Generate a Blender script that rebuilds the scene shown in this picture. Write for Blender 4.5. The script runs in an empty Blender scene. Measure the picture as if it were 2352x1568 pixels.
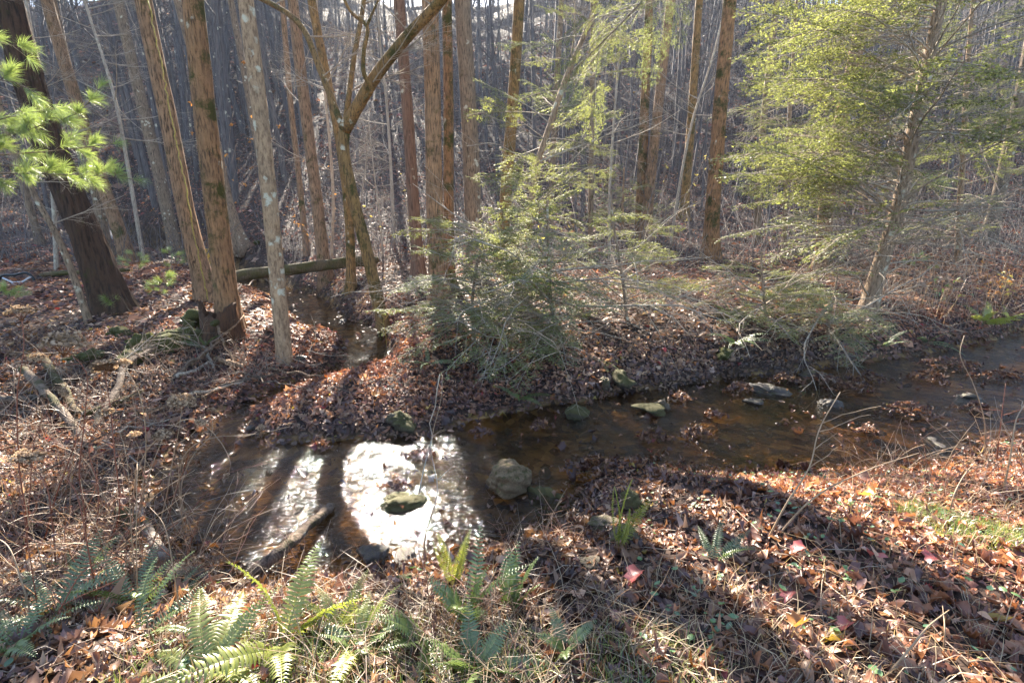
import bpy, math, random
import numpy as np
from mathutils import Vector, Matrix, Quaternion
R = math.radians
S = bpy.context.scene
COL = S.collection
# ------------------------------------------------------------------ camera, sky, sun, exposure
CAMZ = 2.3; PITCH = R(12.5); FPX = 1110.0           # photo measured on a 2352 x 1568 grid
cd = bpy.data.cameras.new('camera'); cam = bpy.data.objects.new('camera', cd); COL.objects.link(cam)
cd.sensor_width = 36; cd.lens = 36 * FPX / 2352; cd.clip_end = 1500; cd.clip_start = 0.05
cam.location = (0, 0, CAMZ); cam.rotation_euler = (R(90) - PITCH, 0, 0)
S.camera = cam
SUN_AZ, SUN_EL = R(-15), R(33)                       # azimuth from +Y toward +X
w = bpy.data.worlds.new('World'); S.world = w; w.use_nodes = True
nt = w.node_tree; nt.nodes.clear()
sk = nt.nodes.new('ShaderNodeTexSky'); sk.sky_type = 'NISHITA'; sk.sun_disc = False
sk.sun_elevation = SUN_EL; sk.sun_rotation = SUN_AZ; sk.altitude = 500; sk.air_density = 1.0; sk.dust_density = 1.0
bg = nt.nodes.new('ShaderNodeBackground'); bg.inputs[1].default_value = 0.066
wo = nt.nodes.new('ShaderNodeOutputWorld')
nt.links.new(sk.outputs[0], bg.inputs[0]); nt.links.new(bg.outputs[0], wo.inputs[0])
sd = bpy.data.lights.new('sun', 'SUN'); sd.energy = 5.0; sd.angle = R(0.55); sd.color = (1.0, 0.90, 0.76)
so = bpy.data.objects.new('sun', sd); COL.objects.link(so)
SV = Vector((math.sin(SUN_AZ) * math.cos(SUN_EL), math.cos(SUN_AZ) * math.cos(SUN_EL), math.sin(SUN_EL)))
so.rotation_euler = SV.to_track_quat('Z', 'Y').to_euler(); so.location = SV * 60
S.view_settings.view_transform = 'Standard'; S.view_settings.look = 'None'
S.view_settings.exposure = 2.95; S.view_settings.gamma = 1.0; S.view_settings.use_curve_mapping = False
S.cycles.max_bounces = 8; S.cycles.diffuse_bounces = 3; S.cycles.glossy_bounces = 2; S.cycles.transmission_bounces = 4
S.cycles.transparent_max_bounces = 12; S.cycles.volume_bounces = 0; S.cycles.sample_clamp_indirect = 4.0
S.cycles.caustics_reflective = False; S.cycles.caustics_refractive = False
S.cycles.use_denoising = True

# ------------------------------------------------------------------ pixel helpers (photo grid -> a place in the world)
def ray(px, py):
    u = (px - 1176) / FPX; v = (784 - py) / FPX
    return np.array([u, math.cos(PITCH) + v * math.sin(PITCH), -math.sin(PITCH) + v * math.cos(PITCH)])
def at_z(px, py, z):
    d = ray(px, py); return np.array([0, 0, CAMZ]) + d * (z - CAMZ) / d[2]
def at_y(px, py, Y):
    d = ray(px, py); return np.array([0, 0, CAMZ]) + d * Y / d[1]
def sstep(a, b, x):
    t = np.clip((x - a) / (b - a), 0, 1); return t * t * (3 - 2 * t)
class Sines:
    def __init__(s, seed, f0, n=9, gain=0.62, lac=1.55):
        g = np.random.default_rng(seed); s.p = []
        f = f0; a = 1.0
        for i in range(n):
            th = g.uniform(0, 2 * math.pi); s.p.append((f * math.cos(th), f * math.sin(th), g.uniform(0, 6.28), a))
            if i % 2: f *= lac * lac; a *= gain * gain
    def __call__(s, x, y):
        r = 0
        for kx, ky, ph, a in s.p: r = r + a * np.sin(kx * x + ky * y + ph)
        return r
# ------------------------------------------------------------------ terrain function
# creek: x, y, half width, water level
MAIN = [(24, 17, 1.8, .35), (15, 11.0, 1.6, .16), (9.6, 8.0, 1.45, .08), (6.3, 6.9, 1.35, .04), (4, 6.0, 1.5, .02), (2.2, 5.65, 1.3, .0),
        (0.9, 5.5, 0.78, 0), (0.1, 5.0, .98, 0), (-.55, 4.25, 1.12, 0), (-1.3, 4.0, 1.05, 0), (-2.3, 4.05, 1.0, 0), (-3.0, 4.4, .55, 0)]
TRIB = [(-3.0, 4.6, .5, 0), (-3.45, 5.3, .36, .0), (-3.55, 6.0, .32, .03), (-3.4, 6.6, .28, .06), (-2.85, 7.3, .3, .10), (-2.6, 8.15, .42, .14),
        (-3.1, 9.8, .55, .22), (-4.6, 11.6, .62, .31), (-6.2, 13.9, .75, .45), (-8.7, 16.5, .85, .58), (-13, 20, .9, .8), (-22, 25, 1.0, 1.1)]
SEG = [(a, b) for L in (MAIN, TRIB) for a, b in zip(L[:-1], L[1:])]
wob = Sines(5, 2.3, 8)
def creek(x, y):
    best = np.full(np.shape(x), 1e9); wl = np.zeros(np.shape(x))
    for a, b in SEG:
        dx, dy = b[0] - a[0], b[1] - a[1]; t = np.clip(((x - a[0]) * dx + (y - a[1]) * dy) / (dx * dx + dy * dy), 0, 1)
        d = np.hypot(x - a[0] - t * dx, y - a[1] - t * dy) - (a[2] + t * (b[2] - a[2]))
        m = d < best; best = np.where(m, d, best); wl = np.where(m, a[3] + t * (b[3] - a[3]), wl)
    return best + 0.06 * wob(x, y), wl
mx = np.array([p[0] for p in MAIN][::-1] + [60.]); my = np.array([p[1] for p in MAIN][::-1] + [38.])
n1 = Sines(1, .35, 8); n2 = Sines(2, 2.1, 8); n3 = Sines(3, 7.0, 8); n4 = Sines(4, .09, 6)
RIDGE = 104.0
def H(x, y):
    x = np.asarray(x, float); y = np.asarray(y, float)
    s, wl = creek(x, y)
    cy = np.interp(x, mx, my)
    far = sstep(-.7, .7, y - cy)
    left = sstep(-2.6, -4.2, x)
    Pn = 0.86 + .05 * n1(x, y) - .18 * sstep(-1.0, -3.0, x) + .02 * np.clip(-y, 0, 40)
    Pf = .52 + .082 * (np.clip(y, 4, 24) - 6) + .06 * n1(x, y) + .12 * np.exp(-((x + 5.3) ** 2 + (y - 8.6) ** 2) / 1.6)
    Pf = Pf - .25 * np.exp(-((x + 1.6) ** 2 / 3.0 + (y - 6.4) ** 2 / 2.2))
    P = Pn * (1 - far) + Pf * far
    L = (0.75 + .55 * sstep(.2, 2.5, x)) * (1 - far) + .55 * far
    L = L + .5 * left
    sc_ = np.clip(s, 1e-4, None); prof = (1 - np.exp(-sc_ / L)) * far + (1 - np.exp(-(sc_ / (1.0 + .45 * sstep(.2, 2.5, x))) ** 1.5)) * (1 - far)
    out = wl + (np.maximum(P, wl + .15) - wl) * prof
    toe = 23 + 2.0 * n4(x, 0 * y) + .0 * x
    hill = .56 * 3.5 * np.logaddexp(0, (np.minimum(y, RIDGE) - toe) / 3.5) - .25 * np.clip(y - RIDGE, 0, 400)
    hill = hill * (1 + .03 * n4(x, y)) + sstep(26, 45, y) * .22 * n1(x, y)
    out = out + np.where(y > 8, hill, 0)
    out = out + .018 * n2(x, y) * np.clip(s * 2, 0, 1) + .006 * n3(x, y)
    bed = wl - .05 - .13 * (1 - np.exp(np.clip(s, None, 0) / .35)) + .012 * n3(x, y) + .014 * n2(x, y)
    k = sstep(-.06, .06, s)
    return bed * (1 - k) + (out + .02) * k
def ground_px(px, py):
    d = ray(px, py); t = np.geomspace(1.2, 140, 1500); p = np.array([0, 0, CAMZ])[:, None] + d[:, None] * t
    h = H(p[0], p[1]); k = np.argmax(p[2] < h)
    a, b = t[max(k - 1, 0)], t[k]
    for _ in range(18):
        m = .5 * (a + b); q = np.array([0, 0, CAMZ]) + d * m
        if q[2] < float(H(q[0], q[1])): b = m
        else: a = m
    return np.array([0, 0, CAMZ]) + d * b
def hz(x, y): return float(H(x, y))

# ------------------------------------------------------------------ mesh helpers
class MB:
    def __init__(s): s.V = []; s.T = []; s.Q = []; s.C = []; s.n = 0
    def add(s, V, T=None, Q=None, c=None):
        V = np.asarray(V, float)
        if T is not None and len(T): s.T.append(np.asarray(T, int) + s.n)
        if Q is not None and len(Q): s.Q.append(np.asarray(Q, int) + s.n)
        s.V.append(V); s.n += len(V)
        if c is not None: s.C.append(np.broadcast_to(np.asarray(c, float), (len(V), 3)))
        return s
    def arrays(s):
        V = np.concatenate(s.V); T = np.concatenate(s.T) if s.T else np.zeros((0, 3), int); Q = np.concatenate(s.Q) if s.Q else np.zeros((0, 4), int)
        return V, T, Q, (np.concatenate(s.C) if s.C else None)
    def mesh(s, name, mat, smooth=True): return mk(name, *s.arrays(), mat, smooth)
def mk(name, V, T, Q, C, mat, smooth=True, extra=None):
    me = bpy.data.meshes.new(name)
    me.vertices.add(len(V)); me.vertices.foreach_set('co', np.asarray(V, np.float32).ravel())
    nl = len(T) * 3 + len(Q) * 4
    me.loops.add(nl); me.loops.foreach_set('vertex_index', np.concatenate([T.ravel(), Q.ravel()]).astype(np.int32))
    me.polygons.add(len(T) + len(Q))
    st = np.concatenate([np.arange(len(T)) * 3, len(T) * 3 + np.arange(len(Q)) * 4]).astype(np.int32)
    me.polygons.foreach_set('loop_start', st)
    if smooth: me.polygons.foreach_set('use_smooth', np.ones(len(T) + len(Q), bool))
    if C is not None:
        a = me.attributes.new('Col', 'FLOAT_COLOR', 'POINT'); a.data.foreach_set('color', np.concatenate([C, np.ones((len(C), 1))], 1).astype(np.float32).ravel())
    if extra is not None:
        for k, v in extra.items():
            a = me.attributes.new(k, 'FLOAT', 'POINT'); a.data.foreach_set('value', np.asarray(v, np.float32))
    if mat: me.materials.append(mat)
    me.update(); me.validate()
    return me
def obj(name, me, parent=None, loc=None, rot=None, scale=None):
    o = bpy.data.objects.new(name, me); COL.objects.link(o)
    if parent: o.parent = parent
    if loc is not None: o.location = tuple(float(v) for v in loc)
    if rot is not None:
        if isinstance(rot, Quaternion): o.rotation_mode = 'QUATERNION'; o.rotation_quaternion = rot
        else: o.rotation_euler = rot
    if scale is not None: o.scale = (scale,) * 3 if np.isscalar(scale) else tuple(scale)
    return o
def tag(o, label, cat, group=None):
    o['label'] = label; o['category'] = cat
    if group: o['group'] = group
    return o
def thing(name, label, cat, loc=(0, 0, 0), rot=None, group=None, scale=None):
    return tag(obj(name, None, None, loc, rot, scale), label, cat, group)
def struct(o): o['kind'] = 'structure'; return o
def stuff(o, label=None, cat=None):
    o['kind'] = 'stuff'
    if label: o['label'] = label
    if cat: o['category'] = cat
    return o
def tube(P, Rd, k=6, cap=True, rough=0.0, seed=0, furrow=0., lobes=None):
    P = np.asarray(P, float); n = len(P); Rd = np.broadcast_to(np.asarray(Rd, float), (n,))
    T = np.gradient(P, axis=0); T /= np.linalg.norm(T, axis=1)[:, None] + 1e-12
    a = np.array([1., 0, 0]) if abs(T[0][0]) < .8 else np.array([0, 1., 0])
    u = np.cross(T[0], a); u /= np.linalg.norm(u); U = [u]
    for i in range(1, n):
        u = u - T[i] * np.dot(u, T[i]); u /= np.linalg.norm(u) + 1e-12; U.append(u)
    U = np.array(U); W = np.cross(T, U)
    ph = np.arange(k) * 2 * math.pi / k
    rr = Rd[:, None] * np.ones(k)
    if rough:
        g = np.random.default_rng(seed); s = np.linspace(0, n * .35, n)[:, None]
        f = 0
        for j in range(5): f = f + np.sin((j + 1) * ph[None] + g.uniform(0, 6.28) + np.sin(s * g.uniform(.3, 1.4) + g.uniform(0, 6.28)) * 1.2) / (j + 1)
        rr = rr * (1 + rough * (f * .5 + g.normal(0, .35, (n, k)) * .5))
    if furrow:
        g = np.random.default_rng(seed + 1); s = np.linspace(0, 1, n)[:, None]; wv = sum(np.sin(s * g.uniform(8, 40) + g.uniform(0, 6.28) + ph[None] * int(g.integers(1, 4))) for _ in range(4)) * .5
        rr = rr * (1 + furrow * (np.abs(np.sin(ph[None] * (k // 4) * .5 + wv)) - .6) + furrow * .6 * g.normal(0, .5, (n, k)))
    if lobes is not None:
        g = np.random.default_rng(seed + 2); a0, a1 = g.uniform(0, 6.28, 2); rr = rr * (1 + lobes[:, None] * (.5 * np.sin(5 * ph + a0) + .3 * np.sin(3 * ph + a1))[None])
    V = (P[:, None] + rr[:, :, None] * (np.cos(ph)[None, :, None] * U[:, None] + np.sin(ph)[None, :, None] * W[:, None])).reshape(-1, 3)
    i = np.arange(n - 1)[:, None] * k; j = np.arange(k)[None]; j2 = (j + 1) % k
    Q = np.stack([i + j, i + j2, i + k + j2, i + k + j], -1).reshape(-1, 4)
    Tt = np.zeros((0, 3), int)
    if cap:
        V = np.concatenate([V, [P[0]], [P[-1]]]); c0, c1 = n * k, n * k + 1
        jj = np.arange(k); Tt = np.concatenate([np.stack([np.full(k, c0), (jj + 1) % k, jj], 1), np.stack([np.full(k, c1), (n - 1) * k + jj, (n - 1) * k + (jj + 1) % k], 1)])
    return V, Tt, Q
def spline(pts, n):
    pts = np.asarray(pts, float); m = len(pts)
    t = np.concatenate([[0], np.cumsum(np.linalg.norm(np.diff(pts[:, :3], axis=0), axis=1))]); q = np.linspace(0, t[-1], n)
    tg = np.gradient(pts, t, axis=0) if m > 2 else np.repeat((pts[1:] - pts[:1]) / t[-1], m, 0)
    k = np.clip(np.searchsorted(t, q, 'right') - 1, 0, m - 2); h = (t[k + 1] - t[k])[:, None]; s = ((q - t[k])[:, None]) / h
    return (2 * s**3 - 3 * s**2 + 1) * pts[k] + (s**3 - 2 * s**2 + s) * h * tg[k] + (-2 * s**3 + 3 * s**2) * pts[k + 1] + (s**3 - s**2) * h * tg[k + 1]
def grow(g, p, d, L, n, wig, grav=0.0):
    d = np.array(d, float); d /= np.linalg.norm(d); P = [np.array(p, float)]; st = L / n
    for i in range(n):
        d = d + g.normal(0, wig, 3) + np.array([0, 0, grav]); d /= np.linalg.norm(d); P.append(P[-1] + d * st)
    return np.array(P)
def perp(g, d, ang):
    d = d / np.linalg.norm(d); a = g.normal(0, 1, 3); a -= d * a.dot(d); a /= np.linalg.norm(a) + 1e-9
    return d * math.cos(ang) + a * math.sin(ang)

# ------------------------------------------------------------------ materials
def mat(name):
    m = bpy.data.materials.new(name); m.use_nodes = True; m.node_tree.nodes.clear(); return m, m.node_tree
def nd(t, typ, **kw):
    n = t.nodes.new(typ)
    for k, v in kw.items():
        if k.startswith('i_'):
            key = k[2:]; key = int(key) if key.isdigit() else key.replace('_', ' ')
            if hasattr(v, 'is_linked') or isinstance(v, bpy.types.NodeSocket): t.links.new(v, n.inputs[key])
            else: n.inputs[key].default_value = v
        else: setattr(n, k, v)
    return n
def mixc(t, f, a, b, mode='MIX'):
    n = t.nodes.new('ShaderNodeMix'); n.data_type = 'RGBA'; n.blend_type = mode
    for i, v in ((0, f), (6, a), (7, b)):
        if isinstance(v, bpy.types.NodeSocket): t.links.new(v, n.inputs[i])
        elif i == 0: n.inputs[0].default_value = v
        else: n.inputs[i].default_value = (*v, 1) if len(v) == 3 else v
    return n.outputs[2]
def rng_(t, v, a, b, c=0., d=1.):
    n = nd(t, 'ShaderNodeMapRange', i_0=v); n.inputs[1].default_value = a; n.inputs[2].default_value = b; n.inputs[3].default_value = c; n.inputs[4].default_value = d
    return n.outputs[0]
def mth(t, op, a, b=None):
    n = t.nodes.new('ShaderNodeMath'); n.operation = op
    for i, v in ((0, a), (1, b)):
        if v is None: continue
        if isinstance(v, bpy.types.NodeSocket): t.links.new(v, n.inputs[i])
        else: n.inputs[i].default_value = v
    return n.outputs[0]
def ramp(t, f, stops):
    n = nd(t, 'ShaderNodeValToRGB', i_0=f); e = n.color_ramp.elements
    while len(e) < len(stops): e.new(.5)
    for x, (p, c) in zip(e, stops): x.position = p; x.color = (*c, 1)
    return n.outputs[0]
def coords(t, rand=True):
    tc = nd(t, 'ShaderNodeTexCoord'); v = tc.outputs['Object']
    if rand:
        oi = nd(t, 'ShaderNodeObjectInfo'); ml = mth(t, 'MULTIPLY', oi.outputs['Random'], 37.0)
        cx = nd(t, 'ShaderNodeCombineXYZ', i_0=ml, i_1=ml, i_2=ml)
        v = nd(t, 'ShaderNodeVectorMath', operation='ADD', i_0=v, i_1=cx.outputs[0]).outputs[0]
    return v
def noise(t, v, sc, det=4, rough=.6, out=0):
    return nd(t, 'ShaderNodeTexNoise', i_Vector=v, i_Scale=sc, i_Detail=det, i_Roughness=rough).outputs[out]
def bark(name, base, dark, moss=0., lichen=0., sc=1., stretch=.16, bump=.5, mossc=(.075, .07, .012)):
    m, t = mat(name); v = coords(t)
    mp = nd(t, 'ShaderNodeMapping', i_Vector=v); mp.inputs['Scale'].default_value = (1, 1, stretch)
    a = noise(t, mp.outputs[0], 42 * sc, 6, .65); b = noise(t, v, 3.5, 3, .6); c2 = noise(t, v, 60 * sc, 3, .6)
    c = ramp(t, a, [(.38, dark), (.51, base), (.72, tuple(min(1, x * 1.4) for x in base))])
    rn = nd(t, 'ShaderNodeObjectInfo').outputs['Random']; c = mixc(t, 1.0, c, ramp(t, mth(t, 'FRACT', mth(t, 'MULTIPLY', rn, 7.3)), [(0, (.72, .74, .78)), (.4, (1.05, 1, .95)), (.7, (.82, .86, .9)), (1, (1.12, 1.02, .92))]), 'MULTIPLY')
    c = mixc(t, rng_(t, b, .35, .7, .0, .55), c, tuple(x * .55 + .01 for x in base))
    c = mixc(t, rng_(t, c2, .55, .8, 0, .5), c, dark)
    if lichen:
        vo = nd(t, 'ShaderNodeTexVoronoi', i_Vector=nd(t, 'ShaderNodeVectorMath', operation='ADD', i_0=v, i_1=nd(t, 'ShaderNodeVectorMath', operation='SCALE', i_0=noise(t, v, 9, 3, .6, 1), i_Scale=.18).outputs[0]).outputs[0], i_Scale=5.5)
        ln = noise(t, v, 2.2, 2, .5)
        sp = mth(t, 'MULTIPLY', rng_(t, vo.outputs[0], .34, .22), rng_(t, ln, .60 - .16 * lichen, .66 - .16 * lichen))
        sp = mth(t, 'MULTIPLY', sp, rng_(t, c2, .3, .5, .4, 1.))
        c = mixc(t, sp, c, (.50, .47, .36))
    if moss:
        mn = mth(t, 'ADD', noise(t, v, 2.6, 6, .7), mth(t, 'MULTIPLY', c2, .12))
        c = mixc(t, rng_(t, mn, .74 - .26 * moss, .86 - .26 * moss), c, mixc(t, c2, (mossc[0] * .3, mossc[1] * .33, mossc[2] * .5), mossc))
    bs = nd(t, 'ShaderNodeBsdfPrincipled', i_Base_Color=c, i_Roughness=.85); bs.inputs['Specular IOR Level'].default_value = .25
    bm = nd(t, 'ShaderNodeBump', i_Height=a, i_Strength=min(1, bump * 1.5), i_Distance=.04); t.links.new(bm.outputs[0], bs.inputs['Normal'])
    t.links.new(bs.outputs[0], nd(t, 'ShaderNodeOutputMaterial').inputs[0]); return m
def leafy(name, color=None, trans=.4, gloss=.08, rough=.45, vary=.35, hue=None, attr=False):
    m, t = mat(name)
    if color is None: c = nd(t, 'ShaderNodeAttribute', attribute_name='Col').outputs[0]
    else:
        oi = nd(t, 'ShaderNodeObjectInfo'); v = coords(t)
        k = mth(t, 'MULTIPLY', noise(t, v, 5, 3), .8)
        c = mixc(t, mth(t, 'ADD', k, mth(t, 'MULTIPLY', oi.outputs['Random'], vary)), tuple(x * .6 for x in color), hue or tuple(x * 1.35 for x in color))
    if attr: c = mixc(t, 1.0, c, nd(t, 'ShaderNodeAttribute', attribute_name='Col').outputs[0], 'MULTIPLY')
    d = nd(t, 'ShaderNodeBsdfDiffuse', i_Color=c); tr = nd(t, 'ShaderNodeBsdfTranslucent', i_Color=mixc(t, 1.0, c, (1.15, 1.12, .9), 'MULTIPLY'))
    mx_ = nd(t, 'ShaderNodeMixShader', i_0=trans); t.links.new(d.outputs[0], mx_.inputs[1]); t.links.new(tr.outputs[0], mx_.inputs[2])
    gl = nd(t, 'ShaderNodeBsdfGlossy', i_Roughness=rough); m2 = nd(t, 'ShaderNodeMixShader', i_0=gloss)
    t.links.new(mx_.outputs[0], m2.inputs[1]); t.links.new(gl.outputs[0], m2.inputs[2])
    t.links.new(m2.outputs[0], nd(t, 'ShaderNodeOutputMaterial').inputs[0]); return m
def plain(name, c, rough=.7, metal=0., vary=0., sc=20, dark=None, bump=0.):
    m, t = mat(name); col = (*c, 1)
    bs = nd(t, 'ShaderNodeBsdfPrincipled', i_Roughness=rough, i_Metallic=metal)
    v = coords(t); n = noise(t, v, sc, 5, .65)
    t.links.new(mixc(t, rng_(t, n, .35, .65), dark or tuple(x * .6 for x in c), c), bs.inputs[0])
    if bump:
        b = nd(t, 'ShaderNodeBump', i_Height=n, i_Strength=bump, i_Distance=.02); t.links.new(b.outputs[0], bs.inputs['Normal'])
    t.links.new(bs.outputs[0], nd(t, 'ShaderNodeOutputMaterial').inputs[0]); return m
B_BROWN = bark('bark_warm_brown', (.32, .195, .112), (.05, .03, .018), .48, .0, .8)
B_RED = bark('bark_red_brown', (.088, .046, .025), (.016, .009, .006), .35, 0, .5, .12, 1.)
B_MOSS = bark('bark_mossy', (.33, .18, .085), (.045, .026, .015), .68, .12, .8)
B_LICH = bark('bark_lichen_grey', (.36, .25, .155), (.15, .09, .055), .1, 1.0, .6, .35, .3)
B_GREY = bark('bark_grey_brown', (.26, .19, .13), (.055, .04, .03), .34, .3, .9)
B_OLIVE = bark('bark_olive', (.28, .165, .06), (.04, .026, .014), .65, .1, .9)
B_FAR = bark('bark_far', (.14, .125, .125), (.05, .045, .048), .05, .1, .6, .1, .2)
B_TWIG = bark('bark_twig_pale', (.48, .41, .33), (.22, .17, .12), .05, .5, 1.5)
B_DEAD = bark('dead_wood', (.17, .12, .085), (.05, .035, .025), .5, .25, .7, .08)
B_LOG = bark('mossy_log_bark', (.14, .10, .05), (.05, .035, .02), .95, .0, .7, .12, .6, (.10, .085, .02))
B_HEM = bark('hemlock_bark', (.36, .25, .165), (.10, .065, .04), .2, .5, 1.0)
M_LEAF = leafy('fallen_leaf', None, .30, .045, .45)
M_NEEDLE = leafy('hemlock_needles', (.14, .185, .075), .5, .07, .45, .45, (.27, .29, .09), True)
M_PINE = leafy('pine_needles', (.19, .27, .065), .5, .12, .4, .5, (.38, .48, .13))
M_FERN = leafy('fern_leaf', (.15, .22, .075), .42, .09, .4, .5, (.15, .21, .05))
M_FERNY = leafy('fern_leaf_yellow', (.24, .32, .04), .5, .08, .4, .4, (.40, .42, .07))
M_GREEN = leafy('green_leaf', (.09, .20, .04), .45, .1, .4, .4, (.20, .32, .06))
M_ORANGE = leafy('orange_leaf', (.42, .15, .05), .5, .05, .5, .4, (.55, .27, .06))
M_YELLOW = leafy('yellow_leaf', (.55, .42, .08), .5, .05, .5, .3, (.6, .52, .18))
M_RED = leafy('red_maple_leaf', (.42, .05, .05), .4, .08, .45, .5, (.55, .14, .12))
M_STRAW = leafy('dry_straw', None, .35, .08, .45)
M_FLOWER = leafy('dry_flower', (.50, .34, .22), .3, .02, .6, .3, (.62, .45, .30), True)
M_STEM = plain('red_stem', (.24, .075, .035), .6, 0, 0, 30)
M_TAN = plain('tan_stem', (.36, .24, .14), .6, 0, 0, 30)
def m_ground():
    m, t = mat('forest_floor'); v = coords(t, False)
    bed = nd(t, 'ShaderNodeAttribute', attribute_name='bed').outputs['Fac']
    vo = nd(t, 'ShaderNodeTexVoronoi', i_Vector=v, i_Scale=13.0); vb = nd(t, 'ShaderNodeTexVoronoi', i_Vector=v, i_Scale=4.5)
    sx = nd(t, 'ShaderNodeSeparateColor', i_0=vo.outputs['Color']); sy = nd(t, 'ShaderNodeSeparateColor', i_0=vb.outputs['Color'])
    lit = ramp(t, sx.outputs[0], [(0, (.022, .014, .012)), (.35, (.055, .032, .026)), (.7, (.09, .055, .042)), (1, (.15, .10, .075))])
    l2 = ramp(t, sy.outputs[0], [(0, (.028, .018, .016)), (.5, (.06, .04, .034)), (1, (.11, .08, .065))])
    c = mixc(t, .4, lit, l2); c = mixc(t, rng_(t, noise(t, v, 1.1, 6, .65), .35, .7, .15, .8), (.028, .018, .013), c)
    peb = nd(t, 'ShaderNodeTexVoronoi', i_Vector=v, i_Scale=9.0); sp = nd(t, 'ShaderNodeSeparateColor', i_0=peb.outputs['Color'])
    bc = ramp(t, sp.outputs[0], [(0, (.03, .018, .009)), (.4, (.13, .072, .028)), (.75, (.26, .15, .055)), (1, (.42, .28, .12))])
    bc = mixc(t, rng_(t, noise(t, v, 1.6, 5, .6), .36, .62), (.035, .022, .011), bc)
    bc = mixc(t, rng_(t, noise(t, v, 1.2, 3, .6), .55, .65, 0, .85), bc, (.40, .22, .07))
    c = mixc(t, bed, c, bc)
    bs = nd(t, 'ShaderNodeBsdfPrincipled', i_Base_Color=c, i_Roughness=.9); bs.inputs['Specular IOR Level'].default_value = .2
    h = mth(t, 'ADD', sx.outputs[1], mth(t, 'MULTIPLY', vo.outputs[0], -1.))
    bm = nd(t, 'ShaderNodeBump', i_Height=h, i_Strength=.7, i_Distance=.03); t.links.new(bm.outputs[0], bs.inputs['Normal'])
    t.links.new(bs.outputs[0], nd(t, 'ShaderNodeOutputMaterial').inputs[0]); return m
def m_water():
    m, t = mat('creek_water'); v = coords(t, False)
    mp = nd(t, 'ShaderNodeMapping', i_Vector=v); mp.inputs['Rotation'].default_value = (0, 0, R(-25)); mp.inputs['Scale'].default_value = (1, 1.7, 1)
    a = noise(t, mp.outputs[0], 21, 2, .5); b = noise(t, mp.outputs[0], 60, 2, .5); ripple = mth(t, 'MULTIPLY', rng_(t, noise(t, v, .9, 2, .5), .38, .6, .35, 1.), nd(t, 'ShaderNodeAttribute', attribute_name='ripple').outputs['Fac'])
    h = mth(t, 'ADD', mth(t, 'MULTIPLY', a, mth(t, 'MULTIPLY', ripple, 1.7)), mth(t, 'MULTIPLY', mth(t, 'MULTIPLY', b, .05), ripple))
    bm = nd(t, 'ShaderNodeBump', i_Height=h, i_Strength=1.0, i_Distance=.015)
    fr = nd(t, 'ShaderNodeFresnel', i_IOR=1.33); t.links.new(bm.outputs[0], fr.inputs['Normal'])
    gl = nd(t, 'ShaderNodeBsdfGlossy', i_Roughness=.06); gl.inputs['Color'].default_value = (1, 1, 1, 1); t.links.new(bm.outputs[0], gl.inputs['Normal'])
    tr = nd(t, 'ShaderNodeBsdfTransparent'); tr.inputs[0].default_value = (.74, .60, .40, 1)
    mx_ = nd(t, 'ShaderNodeMixShader', i_0=fr.outputs[0]); t.links.new(tr.outputs[0], mx_.inputs[1]); t.links.new(gl.outputs[0], mx_.inputs[2])
    t.links.new(mx_.outputs[0], nd(t, 'ShaderNodeOutputMaterial').inputs[0]); return m
def m_rock(name, base, moss, wet=.5):
    m, t = mat(name); v = coords(t); n = noise(t, v, 14, 8, .7); n2_ = noise(t, v, 4, 4, .6); n3_ = noise(t, v, 70, 3, .6)
    c = ramp(t, n, [(.3, tuple(x * .4 for x in base)), (.55, base), (.78, tuple(min(1, x * 1.7) for x in base))])
    up = nd(t, 'ShaderNodeSeparateXYZ', i_0=nd(t, 'ShaderNodeNewGeometry').outputs['Normal']).outputs[2]
    mk_ = mth(t, 'MULTIPLY', rng_(t, n2_, .62 - .3 * moss, .75 - .3 * moss), rng_(t, up, -.2, .5))
    c = mixc(t, mk_, c, mixc(t, n3_, (.025, .022, .006), (.10, .088, .018)))
    c = mixc(t, rng_(t, noise(t, v, 8, 5, .6), .62, .68, 0, .35), c, tuple(min(1, x * 2.2) for x in base))
    bs = nd(t, 'ShaderNodeBsdfPrincipled', i_Base_Color=c, i_Roughness=1 - wet * .6)
    bm = nd(t, 'ShaderNodeBump', i_Height=n, i_Strength=.6, i_Distance=.03); t.links.new(bm.outputs[0], bs.inputs['Normal'])
    t.links.new(bs.outputs[0], nd(t, 'ShaderNodeOutputMaterial').inputs[0]); return m
M_ROCK = m_rock('rock_brown', (.13, .10, .065), .55, .3); M_ROCKW = m_rock('rock_wet_dark', (.06, .045, .035), .35, .9); M_ROCKM = m_rock('rock_mossy', (.10, .085, .05), 1.2, .2)
M_ROCKP = m_rock('rock_pale', (.12, .085, .05), .3, .6)

# ------------------------------------------------------------------ ground sheet and water
def axis(parts):
    out = []
    for a, b, n in parts: out.append(np.linspace(a, b, n, endpoint=False))
    return np.concatenate(out + [[parts[-1][1]]])
gx = axis([(-260, -60, 12), (-60, -14, 46), (-14, -5.5, 70), (-5.5, 6.5, 215), (6.5, 16, 70), (16, 60, 44), (60, 260, 12)])
gy = axis([(-80, -6, 14), (-6, .8, 20), (.8, 7.5, 150), (7.5, 14, 70), (14, 28, 70), (28, 120, 90), (120, 420, 12)])
X, Y = np.meshgrid(gx, gy); Z = H(X, Y); nx, ny = len(gx), len(gy)
i, j = np.meshgrid(np.arange(nx - 1), np.arange(ny - 1)); q0 = j * nx + i
Qd = np.stack([q0, q0 + 1, q0 + nx + 1, q0 + nx], -1).reshape(-1, 4)
sdf, wlv = creek(X, Y)
GROUND = struct(obj('ground', mk('ground', np.stack([X, Y, Z], -1).reshape(-1, 3), np.zeros((0, 3), int), Qd, None, m_ground(), True, {'bed': sstep(.10, -.02, sdf.ravel())})))
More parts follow.
